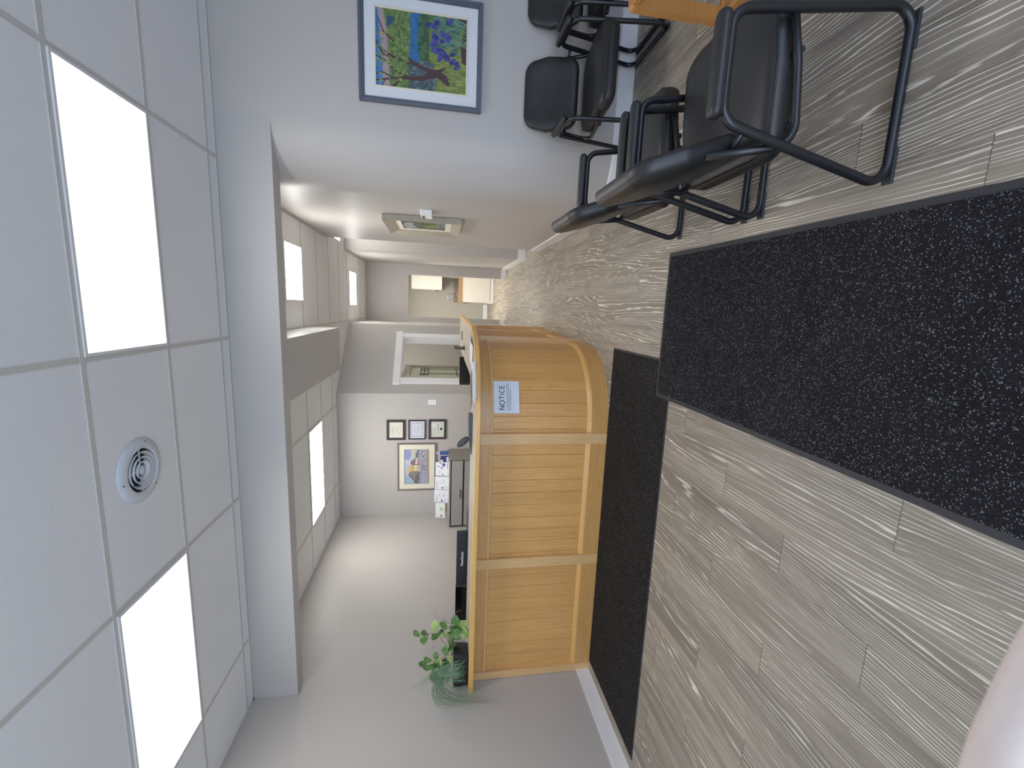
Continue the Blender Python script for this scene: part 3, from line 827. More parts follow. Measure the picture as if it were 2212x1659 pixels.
# --- three certificates
M_dkfr = plain('dark brown frame', (52,36,38), .35, 0, 20, .08)
def certificate(x0,x1,z0_,z1_, label, fw, kind):
    t = wall_frame('framed_certificate', x0,x1,z0_,z1_, label, 'certificate', 'certificates on the back wall')
    w,h = x1-x0, z1_-z0_
    mb = MB(); frame_boxes(mb, w, h, fw, -.022, 0); mb.build('frame', M_dkfr, t)
    bg = [(222,222,208),(214,216,226),(212,216,200)][kind]
    C = Canvas(64,54,bg); ln = (176,176,164)
    if kind == 1:
        C = Canvas(64,54,(236,240,250)); C.rect(.06,.06,.94,.94,(206,208,222)); C.rect(.1,.1,.9,.9,(168,172,200)); C.rect(.14,.14,.86,.86,(210,212,224))
        for y,a,b_ in ((.27,.35,.65),(.33,.3,.7),(.38,.33,.67),(.52,.25,.75),(.58,.3,.7),(.66,.3,.7),(.76,.6,.8)): C.rect(a,y,b_,y+.022,(176,180,196))
    else:
        rows_ = ((.08,.2,.8),(.22,.3,.7),(.3,.15,.85),(.42,.3,.7),(.5,.4,.6),(.6,.25,.75),(.68,.2,.8),(.8,.6,.85)) if kind == 0 else ((.12,.1,.45),(.3,.1,.7),(.4,.5,.85),(.52,.2,.85),(.56,.2,.85),(.8,.2,.35),(.86,.65,.9))
        for y,a,b_ in rows_: C.rect(a,y,b_,y+.03,ln)
        if kind == 0: C.blob(.5,.86,.05,(206,196,150),.06)
        else: C.blob(.52,.78,.085,(66,50,78),.10); C.rect(.62,.02,.84,.4,(226,232,228))
    C.mesh('certificate_sheet', Matrix.Translation((0,-.007,0)), w-2*fw+.006, h-2*fw+.006, M_print, t)
certificate(-2.075,-1.755,1.925,2.205, 'topmost of three dark framed certificates in a column on the back wall', .036, 0)
certificate(-2.068,-1.757,1.613,1.878, 'middle certificate of the column, lilac border and thin dark frame', .020, 1)
certificate(-2.068,-1.748,1.298,1.570, 'lowest of three framed certificates, with a round purple seal', .033, 2)
sw = empty('light_switch', (-1.473,YB-.001,1.516), 0, 'white light switch plate on the back wall near the corner', 'light switch')
MB().box(-.04,.04,-.008,0,-.062,.062,None,.003).build('plate', M_white, sw)
MB().box(-.018,.018,-.012,-.008,-.034,.034,None,.002).build('rocker', plain('switch white', (240,240,240), .3), sw)

# --- picture and white wall unit on the hallway wall (turned to face -x)
MH = Matrix.Rotation(-PI/2,4,'Z')
hp = empty('framed_picture', (XH-.002,5.00,1.60), -PI/2, 'small framed picture with deep wooden frame on the hallway wall', 'picture')
HW,HH = .86,.765
M_hfr = plain('grey gold wood frame', (168,160,142), .45, 0, 12, .08)
mb = MB()
def bevel_frame(mb, W, Hh, fw, yo, yi, depth):
    o_ = [(-W/2,-Hh/2),(W/2,-Hh/2),(W/2,Hh/2),(-W/2,Hh/2)]; i_ = [(-W/2+fw,-Hh/2+fw),(W/2-fw,-Hh/2+fw),(W/2-fw,Hh/2-fw),(-W/2+fw,Hh/2-fw)]
    for k in range(4):
        a,b_ = o_[k],o_[(k+1)%4]; c_,d_ = i_[(k+1)%4],i_[k]
        mb.poly([(a[0],yo,a[1]),(b_[0],yo,b_[1]),(c_[0],yi,c_[1]),(d_[0],yi,d_[1])])
        mb.poly([(a[0],0,a[1]),(b_[0],0,b_[1]),(b_[0],yo,b_[1]),(a[0],yo,a[1])])
        mb.poly([(d_[0],yi,d_[1]),(c_[0],yi,c_[1]),(c_[0],0,c_[1]),(d_[0],0,d_[1])])
bevel_frame(mb, HW, HH, .10, -.058, -.022, 0); mb.build('frame', M_hfr, hp)
mb = MB(); frame_boxes(mb, HW-.20, HH-.20, .055, -.016, -.002, None, 0); mb.build('liner', plain('cream liner', (238,230,214), .6), hp)
C = Canvas(70,60,(84,96,76))
C.speck((0,0,1,1),170,(.03,.08),[(86,100,70),(110,120,92),(72,78,66),(96,88,78),(120,112,100)]); C.speck((.1,0,.6,.25),16,(.04,.1),[(196,202,204),(176,186,190)]); C.speck((.2,.55,.8,.8),18,(.04,.09),[(162,172,62),(140,158,60)]); C.speck((.3,.8,.7,1),14,(.03,.07),[(132,170,196),(150,150,150)])
C.mesh('picture_sheet', Matrix.Translation((0,-.006,0)), HW-.30, HH-.30, M_paint, hp)
wu = empty('wall_sensor', (XH-.001,4.375,1.553), -PI/2, 'white wall control unit with small grey display beside the hallway picture', 'wall control')
ob = [(v_.x,v_.y) for v_ in rounded([(-.115,-.055,0),(.115,-.055,0),(.115,.055,0),(-.115,.055,0)], .012, 4)]
MB().loft([[(a,0,b_) for a,b_ in ob],[(a,-.03,b_) for a,b_ in ob],[(a*.94,-.04,b_*.9) for a,b_ in ob]]).build('housing', M_white, wu, 40)
MB().box(-.095,.02,-.043,-.039,.018,.042,None,.001).build('display', M_dgrey, wu)

# ------------------------------------------------------------------ filing cabinet and what stands on it
M_cab = plain('light grey laminate', (158,156,152), .5, 0, 30, .05); M_cab_side = plain('taupe cabinet side', (148,143,134), .5, 0, 20, .04)
fc = empty('filing_cabinet', (0,0,0), 0, 'grey lateral filing cabinet with dark gaps between drawers, against the back wall', 'filing cabinet')
cx0,cx1,cy0,cy1,cz = -3.298,-2.236,6.255,6.735,1.25
MB().box(cx0,cx1,cy0,cy1,.0,cz-.018).build('carcass', M_black_pl, fc)
MB().box(cx0,cx1,cy0-.015,cy1,cz-.018,cz).build('top_panel', M_cab_side, fc)
MB().box(cx1-.0005,cx1+.006,cy0-.012,cy1,.0,cz-.018).build('side_panel', M_cab_side, fc)
zz = cz-.036
for hgt in (.165,.31,.31,.34):
    dr = MB().box(cx0+.02,cx1-.012,cy0-.016,cy0,zz-hgt,zz,None,.002).build('drawer', M_cab, fc)
    MB().box((cx0+cx1)/2-.07,(cx0+cx1)/2+.07,cy0-.030,cy0-.0165,zz-hgt+.03,zz-hgt+.042,None,.003).build('handle', M_dgrey, dr)
    zz -= hgt+.024
def brochure(x0,x1,h,y,label,items,bg=(232,236,244), lean=.16):
    t = empty('brochure', ((x0+x1)/2,y,cz), 0, label, 'brochure', 'brochures on the filing cabinet'); w = x1-x0
    Ml = Matrix.Rotation(-lean,4,'X')
    C = Canvas(40,44,bg)
    for q in items:
        if q[0] == 'b': C.rect(*q[1:5], q[5])
        else: C.blob(*q[1:4], q[4], q[5])
    MB().box(-w/2,w/2,.0012,.016,.006,h,Ml).build('card_stack', M_paper, t)
    C.mesh('front_print', Ml @ Matrix.Translation((0,.0005,.003+h/2)), w, h-.006, M_print, t)
    M_ac = plain('clear acrylic', (226,230,236), .1)
    MB().box(-w/2-.003,w/2+.003,-.006,.05,0,.004).build('holder_foot', M_ac, t)
ink=(96,98,120); nav=(60,62,104); gy=(186,190,204)
def letter_items(extra=()): 
    L = [('b',.06,.14,.62,.17,ink),('b',.06,.2,.5,.22,gy),('b',.05,.5,.2,.62,nav),('b',.03,.72,.3,.74,gy),('b',.03,.78,.34,.8,gy),('b',.1,.9,.3,.93,ink)]
    for k in range(7): L.append(('b',.45,.35+.07*k,.45+.4*random.random(),.37+.07*k,gy))
    return L+list(extra)
brochure(-2.545,-2.335,.205,6.40,'white brochure with a purple round emblem, rightmost card on the cabinet',
   [('o',.82,.62,.13,(120,58,140),.12),('o',.84,.60,.06,(80,60,150),.06),('b',.62,.18,.74,.25,nav),('b',.55,.42,.66,.55,nav),('b',.5,.88,.98,.93,ink),('b',.9,.3,.96,.5,nav),('b',.06,.5,.16,.6,nav),('b',.1,.9,.3,.93,ink),('b',.2,.3,.4,.33,gy)])
brochure(-2.755,-2.555,.215,6.375,'white printed brochure, second card from the purple emblem one',letter_items([('b',.0,.02,.98,.04,gy)]))
brochure(-2.955,-2.762,.222,6.36,'white printed brochure with a faint red line, third card along the cabinet',letter_items([('b',.55,.3,.58,.95,(220,180,190))]))
brochure(-3.205,-2.965,.20,6.345,'white brochure with a small green picture, at the left end of the cabinet',
   [('b',.0,.76,1,1,(150,146,132)),('b',.45,.78,1,.9,(110,104,90)),('b',.55,.36,.7,.44,(120,160,200)),('b',.5,.45,.66,.6,(180,190,80)),('b',.06,.4,.2,.52,nav),('b',.05,.1,.08,.6,gy)],(236,242,240))
M_blue = plain('blue carton', (58,84,156), .5, 0, 60, .3); M_dblue = plain('navy carton', (40,52,120), .5, 0, 50, .3)
bx = empty('carton', (-2.335,6.56,cz), 0, 'small navy and white carton on the right of the filing cabinet top', 'carton')
MB().box(-.055,.035,0,.05,0,.13,None,.002).build('box_body', M_dblue, bx)
MB().box(-.056,.036,-.0015,-.0003,.005,.04).build('label_panel', M_paper, bx); MB().box(-.056,-.01,-.0015,-.0003,.09,.128).build('label_panel', M_paper, bx)
b2 = empty('toothbrush_stand', (-2.268,6.64,cz), 0, 'narrow blue and white stand holding two thin white sticks', 'stand')
MB().box(-.025,.025,0,.04,0,.14,None,.002).build('stand_body', M_blue, b2)
for dx in (-.012,.014): MB().tube([(dx,.02,.1),(dx,.02,.20)], .004, 8).build('stick', M_paper, b2)

# ------------------------------------------------------------------ monitors and small things at the desk
def monitor(loc, w, h, zb, label, rz=0, roll=0, logo=False, mat=M_black_pl, base_z=.74):
    t = empty('monitor', (loc[0],loc[1],base_z), rz, label, 'monitor')
    Mr = Matrix.Translation((0,0,zb-base_z)) @ Matrix.Rotation(roll,4,'Y')
    pan = MB().box(-w/2,w/2,-.02,.015,0,h,Mr,.005).build('panel', mat, t)
    MB().box(-w/2+.008,w/2-.008,.0152,.017,.01,h-.008,Mr).build('screen', M_gloss_black, t)
    MB().box(-w*.3,w*.3,-.034,-.0202,.03,h*.62,Mr,.006).build('rear_housing', mat, t)
    MB().box(-.03,.03,-.05,-.0345,.01,max(.12,zb-base_z+.06)-(zb-base_z)).box(-.03,.03,-.06,-.04,.012,zb-base_z+.1).build('stand', mat, t)
    ol_ = round_rect(.22,.18,.03)
    MB().prism([(a,b_-.03) for a,b_ in ol_], 0, .012).build('foot', mat, t)
    if logo:
        cu = bpy.data.curves.new('logo','FONT'); cu.body = 'ViewSonic'; cu.size = .037; cu.align_x = 'CENTER'; cu.extrude = .0004; cu.offset = .0006
        lo = bpy.data.objects.new('logo', cu); COL.objects.link(lo); lo.parent = t
        lo.matrix_local = Mr @ Matrix.Translation((.0,-.0208,h-.066)) @ Matrix.Rotation(PI/2,4,'X')
        bpy.context.view_layer.update()
        me_ = bpy.data.meshes.new_from_object(lo.evaluated_get(bpy.context.evaluated_depsgraph_get()))
        mw = lo.matrix_local.copy(); bpy.data.objects.remove(lo); bpy.data.curves.remove(cu)
        lo = bpy.data.objects.new('logo', me_); COL.objects.link(lo); lo.parent = t; lo.matrix_local = mw
        me_.materials.clear(); me_.materials.append(plain('white logo print', (235,236,240), .5))
    return t
monitor((-2.418,3.95), .570, .34, .893, 'black monitor with a white ViewSonic logo on its back, behind the reception counter', logo=True, mat=plain('blue black plastic', (30,33,42), .45))
monitor((-2.995,3.955), .555, .34, .896, 'plain glossy black monitor beside the plant, left of the logo monitor', mat=M_gloss_black)
monitor((-.715,4.93), .36, .30, .895, 'black monitor seen from behind at the rounded end of the desk', rz=.72, roll=.02, base_z=.74)
sm = empty('tablet_stand', (-.505,4.97,.74), 0, 'thin black screen seen edge-on beside the monitor at the rounded desk end', 'screen')
MB().box(-.012,.004,-.12,.12,.26,.52,Matrix.Rotation(.12,4,'Y'),.003).build('screen', M_black_pl, sm)
MB().tube([(0,0,.01),(.01,0,.2),(.03,.0,.36)], .012, 8).build('stand', M_black_pl, sm)
MB().lathe([(.001,0),(.05,0),(.05,.01),(.001,.012)]).build('foot', M_black_pl, sm)
MB().lathe([(.001,-.02),(.02,-.015),(.022,.015),(.001,.02)], Matrix.Translation((.055,.0,.40)) @ Matrix.Rotation(PI/2,4,'X'), 14).tube([(.03,0,.36),(.055,0,.40)],.01,8).build('arm_knuckle', M_black_pl, sm)
# papers and clipboard on the counter
ps = empty('paper_stack', (-.62,3.485,Z1), .48, 'stack of white papers on the rounded counter corner under a clipboard', 'papers')
mb = MB()
for k in range(5): mb.box(-.165+.003*(k%3),.16+.004*(k%2),-.11+.002*(k%4),.11,.0005+.0040*k,.0042+.0040*k, Matrix.Rotation(.03*math.sin(k*2.1),4,'Z'))
mb.build('sheets', plain('stacked white paper', (238,238,236), .7, 0, 3, .01), ps)
bs = empty('paper_edge_tint', (-.555,3.362,Z1), .42, 'front edges of the white papers, bluish shading put into the colour', 'folder')
MB().box(-.15,.15,-.018,.018,.0,.010,None,.002).build('edge_slab', plain('paper blue shade tint', (205,212,238), .6), bs)  # slab coloured pale blue to stand for shading on the paper edges
cs = empty('paper_sheets', (-.37,3.83,Z1), 1.2, 'loose white sheets on the counter beside the paper stack', 'papers')
rows_ = []
mb = MB(); 
for k in range(9):
    a = -.14+.035*k; z_ = .004+.014*math.sin(PI*k/8)**2
    rows_.append([(a,-.10,z_),(a,.10,z_*.6),(a,.10,z_*.6+.004),(a,-.10,z_+.004)])
mb.loft(rows_, smooth=True); mb.build('sheet', plain('loose white paper', (236,236,234), .7, 0, 3, .01), cs)
cb = empty('clipboard', (-.655,3.50,Z1+.0208), .48, 'brown clipboard with a metal clip on top of the paper stack', 'clipboard')
MB().box(-.14,.14,-.10,.10,0,.004,None,.001).build('board', plain('brown hardboard', (120,92,74), .6, 0, 60, .15), cb)
MB().box(-.05,.05,-.02,.012,.004,.012,None,.003).tube([(-.02,0,.012),(-.015,-.004,.026),(.015,-.004,.026),(.02,0,.012)],.003,8).build('clip', plain('steel clip', (170,168,160), .3, .9), cb)
# grey paddle device
gd = empty('desk_scanner', (-1.05,3.60,Z1), 0, 'dark grey desk device with a flat base and an upright oval paddle on the counter', 'desk device')
MB().loft([[(-.19,-.006,0),(-.19,.03,0),(-.19,.03,.006),(-.19,-.006,.006)],[(-.05,-.03,0),(-.05,.07,0),(-.05,.07,.028),(-.05,-.03,.028)],[(.13,-.03,0),(.13,.07,0),(.13,.07,.034),(.13,-.03,.034)],[(.165,-.02,.004),(.165,.06,.004),(.165,.06,.026),(.165,-.02,.026)]]).build('base', M_dgrey, gd, 40)
Mo = Matrix.Translation((-.045,.02,.026)) @ Matrix.Rotation(-.72,4,'Y')
ov = [(.030*math.cos(a),.062+.062*math.sin(a)) for a in np.linspace(0,2*PI,28,endpoint=False)]
MB().loft([[Mo @ Vector((a*k,d,b_*k+.062*(1-k))) for a,b_ in ov] for k,d in ((.8,-.010),(1,-.004),(1,.004),(.8,.010))]).build('paddle', plain('paddle grey', (58,62,62), .5), gd)

# task chair behind the desk (only its back top shows)
tc = empty('task_chair', (-2.50,4.65,0), .1, 'dark grey office chair behind the desk, only its rounded back top in view', 'office chair')
bo = [(v_.x,v_.y) for v_ in rounded([(-.22,.58,0),(.22,.58,0),(.21,1.075,0),(-.21,1.075,0)], .09, 7)]
cushion(bo, [(.03,-.04),(0,-.025),(0,.015),(.03,.035)], lambda a,b_,h: (a,.25+h,b_)).build('backrest', M_dgrey, tc)
so = [(v_.x,v_.y) for v_ in rounded([(-.24,-.22,0),(.24,-.22,0),(.24,.22,0),(-.24,.22,0)], .08, 6)]
cushion(so, [(.03,.42),(0,.435),(0,.47),(.03,.49)], lambda a,b_,h: (a,b_,h)).build('seat', M_dgrey, tc)
MB().tube([(0,0,.08),(0,0,.42)], .028, 12).build('column', M_black_pl, tc)
MB().tube([(0,.20,.40),(0,.28,.45),(0,.27,.7)], .02, 8).build('back_bar', M_black_pl, tc)
mb = MB()
for k in range(5):
    a = 2*PI*k/5; mb.tube([(0,0,.09),(.27*math.cos(a),.27*math.sin(a),.062)], [.026,.016], 8)
mb.build('star_base', M_black_pl, tc)
for k in range(5):
    a = 2*PI*k/5; MB().lathe([(.001,-.012),(.03,-.012),(.03,.012),(.001,.012)], Matrix.Translation((.27*math.cos(a),.27*math.sin(a),.031)) @ Matrix.Rotation(a,4,'Z') @ Matrix.Rotation(PI/2,4,'X'), 14).build('caster', M_black_pl, tc)

# ------------------------------------------------------------------ plant on the counter
pl = empty('potted_plant', (-3.12,3.42,Z1), 0, 'trailing green plant and grass in a black woven basket on the counter', 'potted plant')
PO = Vector((-3.12,3.42,Z1))
M_cane, nt, b = newmat('black woven cane')
wv = N(nt,'ShaderNodeTexWave', wave_type='BANDS', bands_direction='DIAGONAL'); wv.inputs['Scale'].default_value = 26; nt.links.new(objco(nt,(1,1,1)), wv.inputs['Vector'])
wv2 = N(nt,'ShaderNodeTexWave', wave_type='BANDS', bands_direction='Z'); wv2.inputs['Scale'].default_value = 40; nt.links.new(objco(nt,(1,1,1)), wv2.inputs['Vector'])
wm = math_(nt,'MULTIPLY', wv.outputs['Fac'], wv2.outputs['Fac'])
nt.links.new(ramp(nt, wm, [(0,lin((12,12,14))),(.7,lin((44,44,48)))]), b.inputs['Base Color']); b.inputs['Roughness'].default_value = .5; bump(nt, b, wm, .9, .006)
bk = MB(); ro = round_rect(.33,.18,.03,5)
rings = []
for k in range(25):
    z_ = .125*k/24; q = 1+.10*z_/.125 + .018*math.sin(k*PI*.95)
    rings.append([(a*q*.92+.004*math.sin(i*2.2+k*PI),b_*q*.92,z_+.001) for i,(a,b_) in enumerate(ro)])
bk.loft(rings)
bk.build('basket', M_cane, pl)
MB().prism([(a*.9,b_*.9) for a,b_ in ro], .118, .128).build('soil', plain('dark soil', (48,40,34), .9, 0, 60, .3), pl)
def pix(ix, iy, y):
    U = 1659-iy; d = r2*((U-829.5)/F) - u2*((ix-1106)/F) + fwd; t = (y-0)/d.y
    return Vector((d.x*t, d.y*t, HC+d.z*t)) - PO
def zp(zx, zy, y=3.40): return pix(850+zx*.1808, 1280+zy*.1808, y)
def leafmat(name, a, b_):
    m, nt, bs_ = newmat(name); f = noise(nt, objco(nt), 35, 3)
    nt.links.new(ramp(nt, f, [(.3,lin(a)),(.7,lin(b_))]), bs_.inputs['Base Color']); bs_.inputs['Roughness'].default_value = .4
    return m
M_leaf = leafmat('leaf green', (48,86,38), (98,136,66)); M_leaf2 = leafmat('leaf yellow green', (128,158,70), (168,190,110)); M_grass = leafmat('grass green', (84,120,84), (124,156,116)); M_stem = leafmat('stem brown', (104,84,70), (128,112,84)); M_tend = leafmat('tendril', (128,88,90), (150,112,104))
def leaf(mb, c, d, n, L, W, curl=.15):
    d = d.normalized(); s_ = d.cross(n).normalized(); n = s_.cross(d)
    prof = [(0,0),(.12,.55),(.3,.95),(.5,1),(.72,.75),(.88,.4),(1,0)]
    rows_ = []
    for t_,w_ in prof:
        p_ = c + d*(L*(t_-.5)) - n*(curl*L*(t_-.5)**2*2)
        rows_.append((p_ - s_*W/2*w_ + n*W*.12*w_, p_, p_ + s_*W/2*w_ + n*W*.12*w_))
    V = [[mb.bm.verts.new(q) for q in r_] for r_ in rows_]
    for a,b_ in zip(V,V[1:]):
        for k in (0,1): mb._f([a[k],a[k+1],b_[k+1],b_[k]], True)
L1, L2, ST, TE = MB(), MB(), MB(), MB()
def vine(pts, y0, y1, r=.0025, tgt=None):
    n = len(pts); P_ = [zp(a,b_, y0+(y1-y0)*i/(n-1)) for i,(a,b_) in enumerate(pts)]
    (tgt or ST).tube(P_, [r*(1-.5*i/(n-1)) for i in range(n)], 6); return P_
vine([(740,700),(700,620),(700,480),(690,380),(600,330),(500,300)],3.42,3.40); vine([(500,300),(485,270),(500,225),(525,225)],3.40,3.39,.0015,TE)
vine([(640,330),(600,300),(615,265),(655,280)],3.4,3.4,.0015,TE); vine([(700,320),(710,270),(770,220),(820,215)],3.4,3.4,.0018,TE)
vine([(735,700),(650,570),(580,490),(460,480),(430,490),(330,500),(290,490)],3.42,3.39); vine([(430,490),(410,540),(370,560)],3.39,3.39)
vine([(735,720),(620,760),(560,800),(440,830),(400,860)],3.42,3.37); vine([(640,640),(560,540),(520,440)],3.41,3.38); vine([(700,600),(780,470),(850,440),(880,480)],3.42,3.38)
vine([(480,800),(465,690),(480,600),(510,560)],3.38,3.38,.0015); vine([(700,760),(690,560),(720,450),(750,330)],3.43,3.41,.004)
leaves = [(280,490,70),(375,490,80),(360,572,72),(402,546,42),(500,400,95),(602,395,95),(525,500,55),(490,528,70),(630,500,92),(742,335,92),(770,430,85),(832,372,85),(840,445,85),(622,692,80),(510,757,62),(410,800,72),(352,845,72),(395,888,88),(470,882,80),(530,840,88),(482,1012,90),(590,930,84),(690,655,70),(765,525,80),(690,580,70),(745,480,95),(600,800,60),(650,690,60),(832,505,60),(872,480,80),(712,630,70),(680,500,70),(560,870,70),(640,860,80),(700,420,60),(570,470,50)]
for i,(a,b_,s_) in enumerate(leaves):
    c = zp(a,b_,3.40+random.uniform(-.05,.04)); an = random.uniform(0,2*PI)
    d = Vector((math.cos(an),random.uniform(-.4,.4),math.sin(an))); nrm = Vector((random.uniform(-.4,.4),-1,random.uniform(.1,.7)))
    leaf(L2 if i in (4,8,11,12,28,29,19) else L1, c, d, nrm, s_*.00069*1.6, s_*.00069*1.28)
for k in range(14):     # succulent tips
    c = zp(random.uniform(650,840), random.uniform(770,830), 3.35); d = Vector((random.uniform(-1,1),-.2,random.uniform(-.6,.3))); leaf(L2, c, d, Vector((0,-1,.3)), .045, .014)
ST.build('stem', M_stem, pl); TE.build('tendril', M_tend, pl); L1.build('leaves', M_leaf, pl); L2.build('young_leaves', M_leaf2, pl)
GR = MB()
def blade(P_, r):
    n = len(P_); out = []
    for i in range(13):          # quadratic / cubic bezier
        t_ = i/12; a = [Vector(p_) for p_ in P_]
        while len(a) > 1: a = [x*(1-t_)+y_*t_ for x,y_ in zip(a,a[1:])]
        out.append(a[0])
    GR.tube(out, [r*(1-.75*i/12) for i in range(13)], 4)
def gp(ix, iy, y):              # a point near the wall, kept just in front of it
    p_ = pix(ix, iy, y); xw_ = p_.x+PO.x
    if xw_ < -3.293: p_ = pix(ix, iy, y*3.293/-xw_)
    return p_
def U_(a,b): return random.uniform(a,b)
for k in range(85):             # long arching blades
    a0 = (U_(942,962), U_(1448,1472))
    if k % 3: c1 = (U_(905,955), U_(1478,1520)); c2 = (U_(915,1030), U_(1515,1556)); e_ = (U_(965,1075), U_(1475,1530)); ye = 3.22
    elif k % 2: c1 = (U_(915,950), U_(1470,1500)); c2 = (U_(980,1020), U_(1500,1530)); e_ = (U_(1040,1095), U_(1455,1520)); ye = 3.2
    else: c1 = (U_(900,935), U_(1450,1480)); c2 = (U_(890,910), U_(1470,1490)); e_ = (U_(876,930), U_(1478,1500)); ye = 3.3
    blade([gp(*a0,3.33), gp(*c1,3.28), gp(*c2,(ye+3.26)/2), gp(*e_,ye)], U_(.0009,.0017))
for k in range(120):            # dense tuft drooping over the front of the basket
    a0 = (U_(938,968), U_(1440,1476)); e_ = (U_(985,1009), U_(1424,1474))
    mx, my = (a0[0]+e_[0])/2, (a0[1]+e_[1])/2
    blade([gp(*a0,3.33), gp(a0[0]-U_(4,22),a0[1]*.7+e_[1]*.3,3.31), gp(mx,my+U_(-8,6),3.30), gp(*e_,3.305)], U_(.0016,.0030))
GR.build('grass', M_grass, pl)

# ------------------------------------------------------------------ kitchenette seen through the far opening
M_kcab = plain('white cabinet', (226,220,208), .45, 0, 6, .02)
kc = empty('base_cabinet', (0,0,0), 0, 'white base cabinet in the far kitchenette, below the brown counter', 'cabinet')
MB().box(.15,.78,12.0,13.25,.09,.855,None,.003).build('carcass', M_kcab, kc); MB().box(.12,.78,12.02,13.25,0,.09).build('plinth', M_white, kc)
for y0 in (12.02,12.47,12.92):
    d_ = MB().box(.132,.1495,y0,y0+.43,.1,.84,None,.003).build('door', M_kcab, kc); MB().tube([(.128,y0+.2,.62),(.108,y0+.2,.63),(.108,y0+.2,.73),(.128,y0+.2,.74)], .005, 8).build('handle', M_dgrey, d_)
kt = empty('kitchen_counter', (0,0,0), 0, 'brown stone-look counter with a wooden front edge in the far kitchenette', 'counter')
MB().box(.125,.786,11.98,13.30,.857,.914).build('slab', M_marble, kt); MB().box(.125,.786,13.27,13.345,.9145,1.012).build('backsplash', M_marble, kt); MB().box(.112,.786,11.965,11.9795,.857,.915).box(.112,.1245,11.9795,13.30,.857,.915).build('wood_edge', M_wood_table, kt)
ku = empty('wall_cabinet', (0,0,0), 0, 'white upper cabinet high on the kitchenette wall', 'cabinet')
MB().box(.45,.786,12.28,13.30,1.36,2.17,None,.003).build('carcass', M_kcab, ku)
for y0 in (12.3,12.82): 
    d_ = MB().box(.432,.4495,y0,y0+.5,1.37,2.16,None,.003).build('door', M_kcab, ku); MB().box(.42,.4315,y0+.42,y0+.44,1.42,1.55,None,.002).build('handle', M_dgrey, d_)
fa = empty('faucet', (.35,12.8,.914), 0, 'curved chrome faucet on the kitchenette counter', 'faucet')
M_chr = plain('chrome', (200,200,204), .12, 1, 20, .03)
MB().lathe([(.001,0),(.03,0),(.026,.02),(.012,.03),(.001,.03)], None, 16).build('base', M_chr, fa)
MB().tube([(0,0,.02),(0,0,.2)]+[(-.08+.08*math.cos(a),0,.2+.08*math.sin(a)) for a in np.linspace(.2,PI,10)]+[(-.16,0,.16)], .011, 10).build('spout', M_chr, fa)

# ------------------------------------------------------------------ hand at the corner of the frame, close to the lens
M_skin, nt, b = newmat('skin')
f = noise(nt, objco(nt), 60, 3)
nt.links.new(ramp(nt, f, [(.3,lin((250,226,216))),(.7,lin((254,236,228)))]), b.inputs['Base Color']); b.inputs['Roughness'].default_value = .45
b.inputs['Subsurface Weight'].default_value = .15; b.inputs['Subsurface Radius'].default_value = (.01,.004,.002)
dh = .085; C0 = Vector((0,0,HC))
def cpt(U, V, d=dh): return C0 + (r2*((U-829.5)/F) - u2*((V-1106)/F) + fwd)*d
def hpt(U, V, dd=0): return cpt(U, V, dh+dd)
vs, es, rs = [], [], []
def addv(p, r, par=None):
    vs.append(p); rs.append(r)
    if par is not None: es.append((par, len(vs)-1))
    return len(vs)-1
wrist = addv(hpt(-1750,3300,.02), .024)
palm = addv(hpt(-1250,2900,.01), .024, wrist)
fingers = [ [(-850,2260,0),(-430,2150,0),(-30,2178,0),(262,2310,0),(395,2400,0)],
            [(-800,2560,0),(-400,2560,0),(-60,2660,0),(180,2830,0)],
            [(-820,2860,.0),(-450,2950,.0),(-150,3100,0),(60,3280,0)],
            [(-900,3130,.0),(-600,3280,.0),(-380,3440,0),(-200,3600,0)],
            [(-1350,2380,-.015),(-1150,2100,-.02),(-950,1950,-.02)] ]
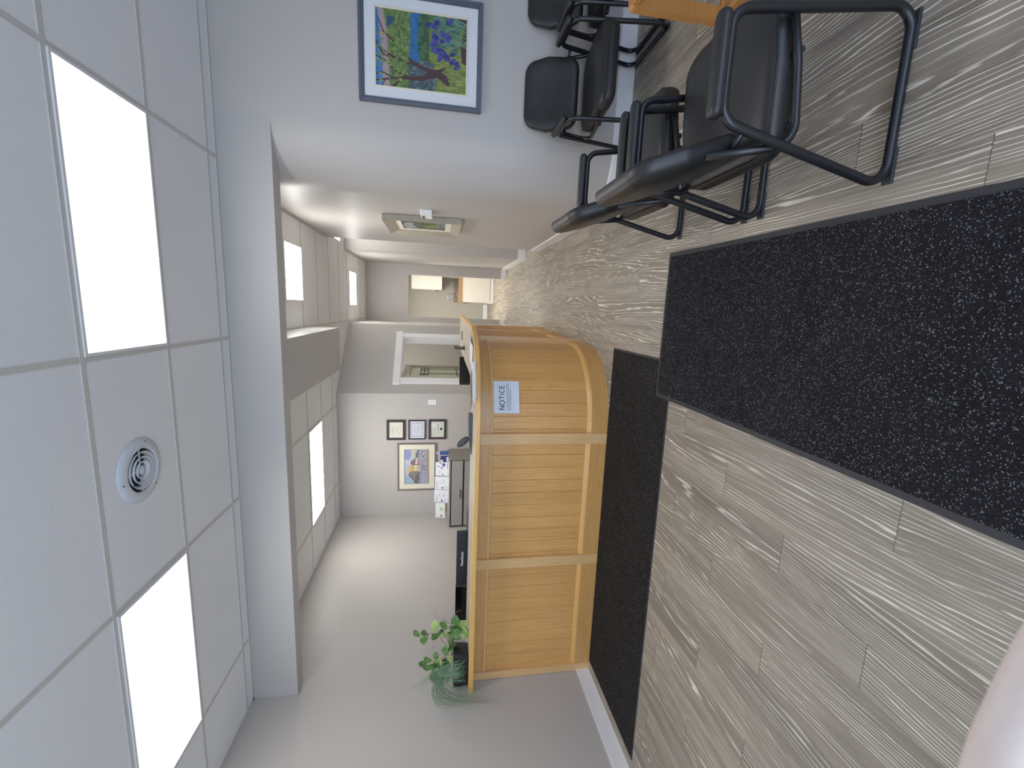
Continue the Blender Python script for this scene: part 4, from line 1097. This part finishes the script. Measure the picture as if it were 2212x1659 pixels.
FR = [[.0098,.0084,.0076,.0070,.0058],[.0105,.009,.0085,.007],[.0100,.0086,.008,.0066],[.009,.0078,.007,.006],[.012,.0105,.009]]
for fg,rr in zip(fingers,FR):
    par = palm
    for (U,V,dd),r_ in zip(fg,rr): par = addv(hpt(U,V,dd), r_, par)
me = bpy.data.meshes.new('hand'); me.from_pydata([tuple(p) for p in vs], es, [])
hand = bpy.data.objects.new('hand', me); COL.objects.link(hand)
smod = hand.modifiers.new('skin','SKIN'); smod.use_smooth_shade = True
for i,r_ in enumerate(rs): me.skin_vertices[0].data[i].radius = (r_,r_)
me.skin_vertices[0].data[0].use_root = True
ss = hand.modifiers.new('sub','SUBSURF'); ss.levels = 2; ss.render_levels = 2
me.materials.append(M_skin)
tag(hand, 'blurred pale finger intruding at the corner of the picture, close to the camera', 'hand')

# ------------------------------------------------------------------ lights
def area(name, loc, rot, sx, sy, power, col):
    l = bpy.data.lights.new(name,'AREA'); l.shape = 'RECTANGLE'; l.size = sx; l.size_y = sy; l.energy = power; l.color = col
    o_ = bpy.data.objects.new(name, l); COL.objects.link(o_); o_.location = loc; o_.rotation_euler = rot; return o_
area('window_daylight', (-.9,YW-.02,1.15), (PI/2,0,0), 3.8, 1.6, 55, (.60,.76,1.0))
area('blue_tint_fill', (2.5,YW-.02,.75), (PI/2,0,.15), 1.7, 1.1, 20, (.30,.52,1.0))  # unseen blue lamp added to tint the lower right wall and chairs
area('office_light', (-1.7,8.2,2.9), (0,0,0), 1.2, .6, 20, (1,.98,.94))
area('kitchen_light', (-.35,10.7,2.58), (0,0,0), 1.2, 1.4, 75, (1,.97,.92))
w = bpy.data.worlds.new('world'); scn.world = w; w.use_nodes = True
bg = w.node_tree.nodes['Background']; bg.inputs[0].default_value = (.80,.88,1,1); bg.inputs[1].default_value = 1.0
scn.view_settings.view_transform = 'Standard'; scn.view_settings.look = 'None'; scn.view_settings.exposure = .3; scn.view_settings.gamma = 1.16
scn.cycles.use_denoising = True
scn.cycles.max_bounces = 8; scn.cycles.diffuse_bounces = 5; scn.cycles.sample_clamp_indirect = 6
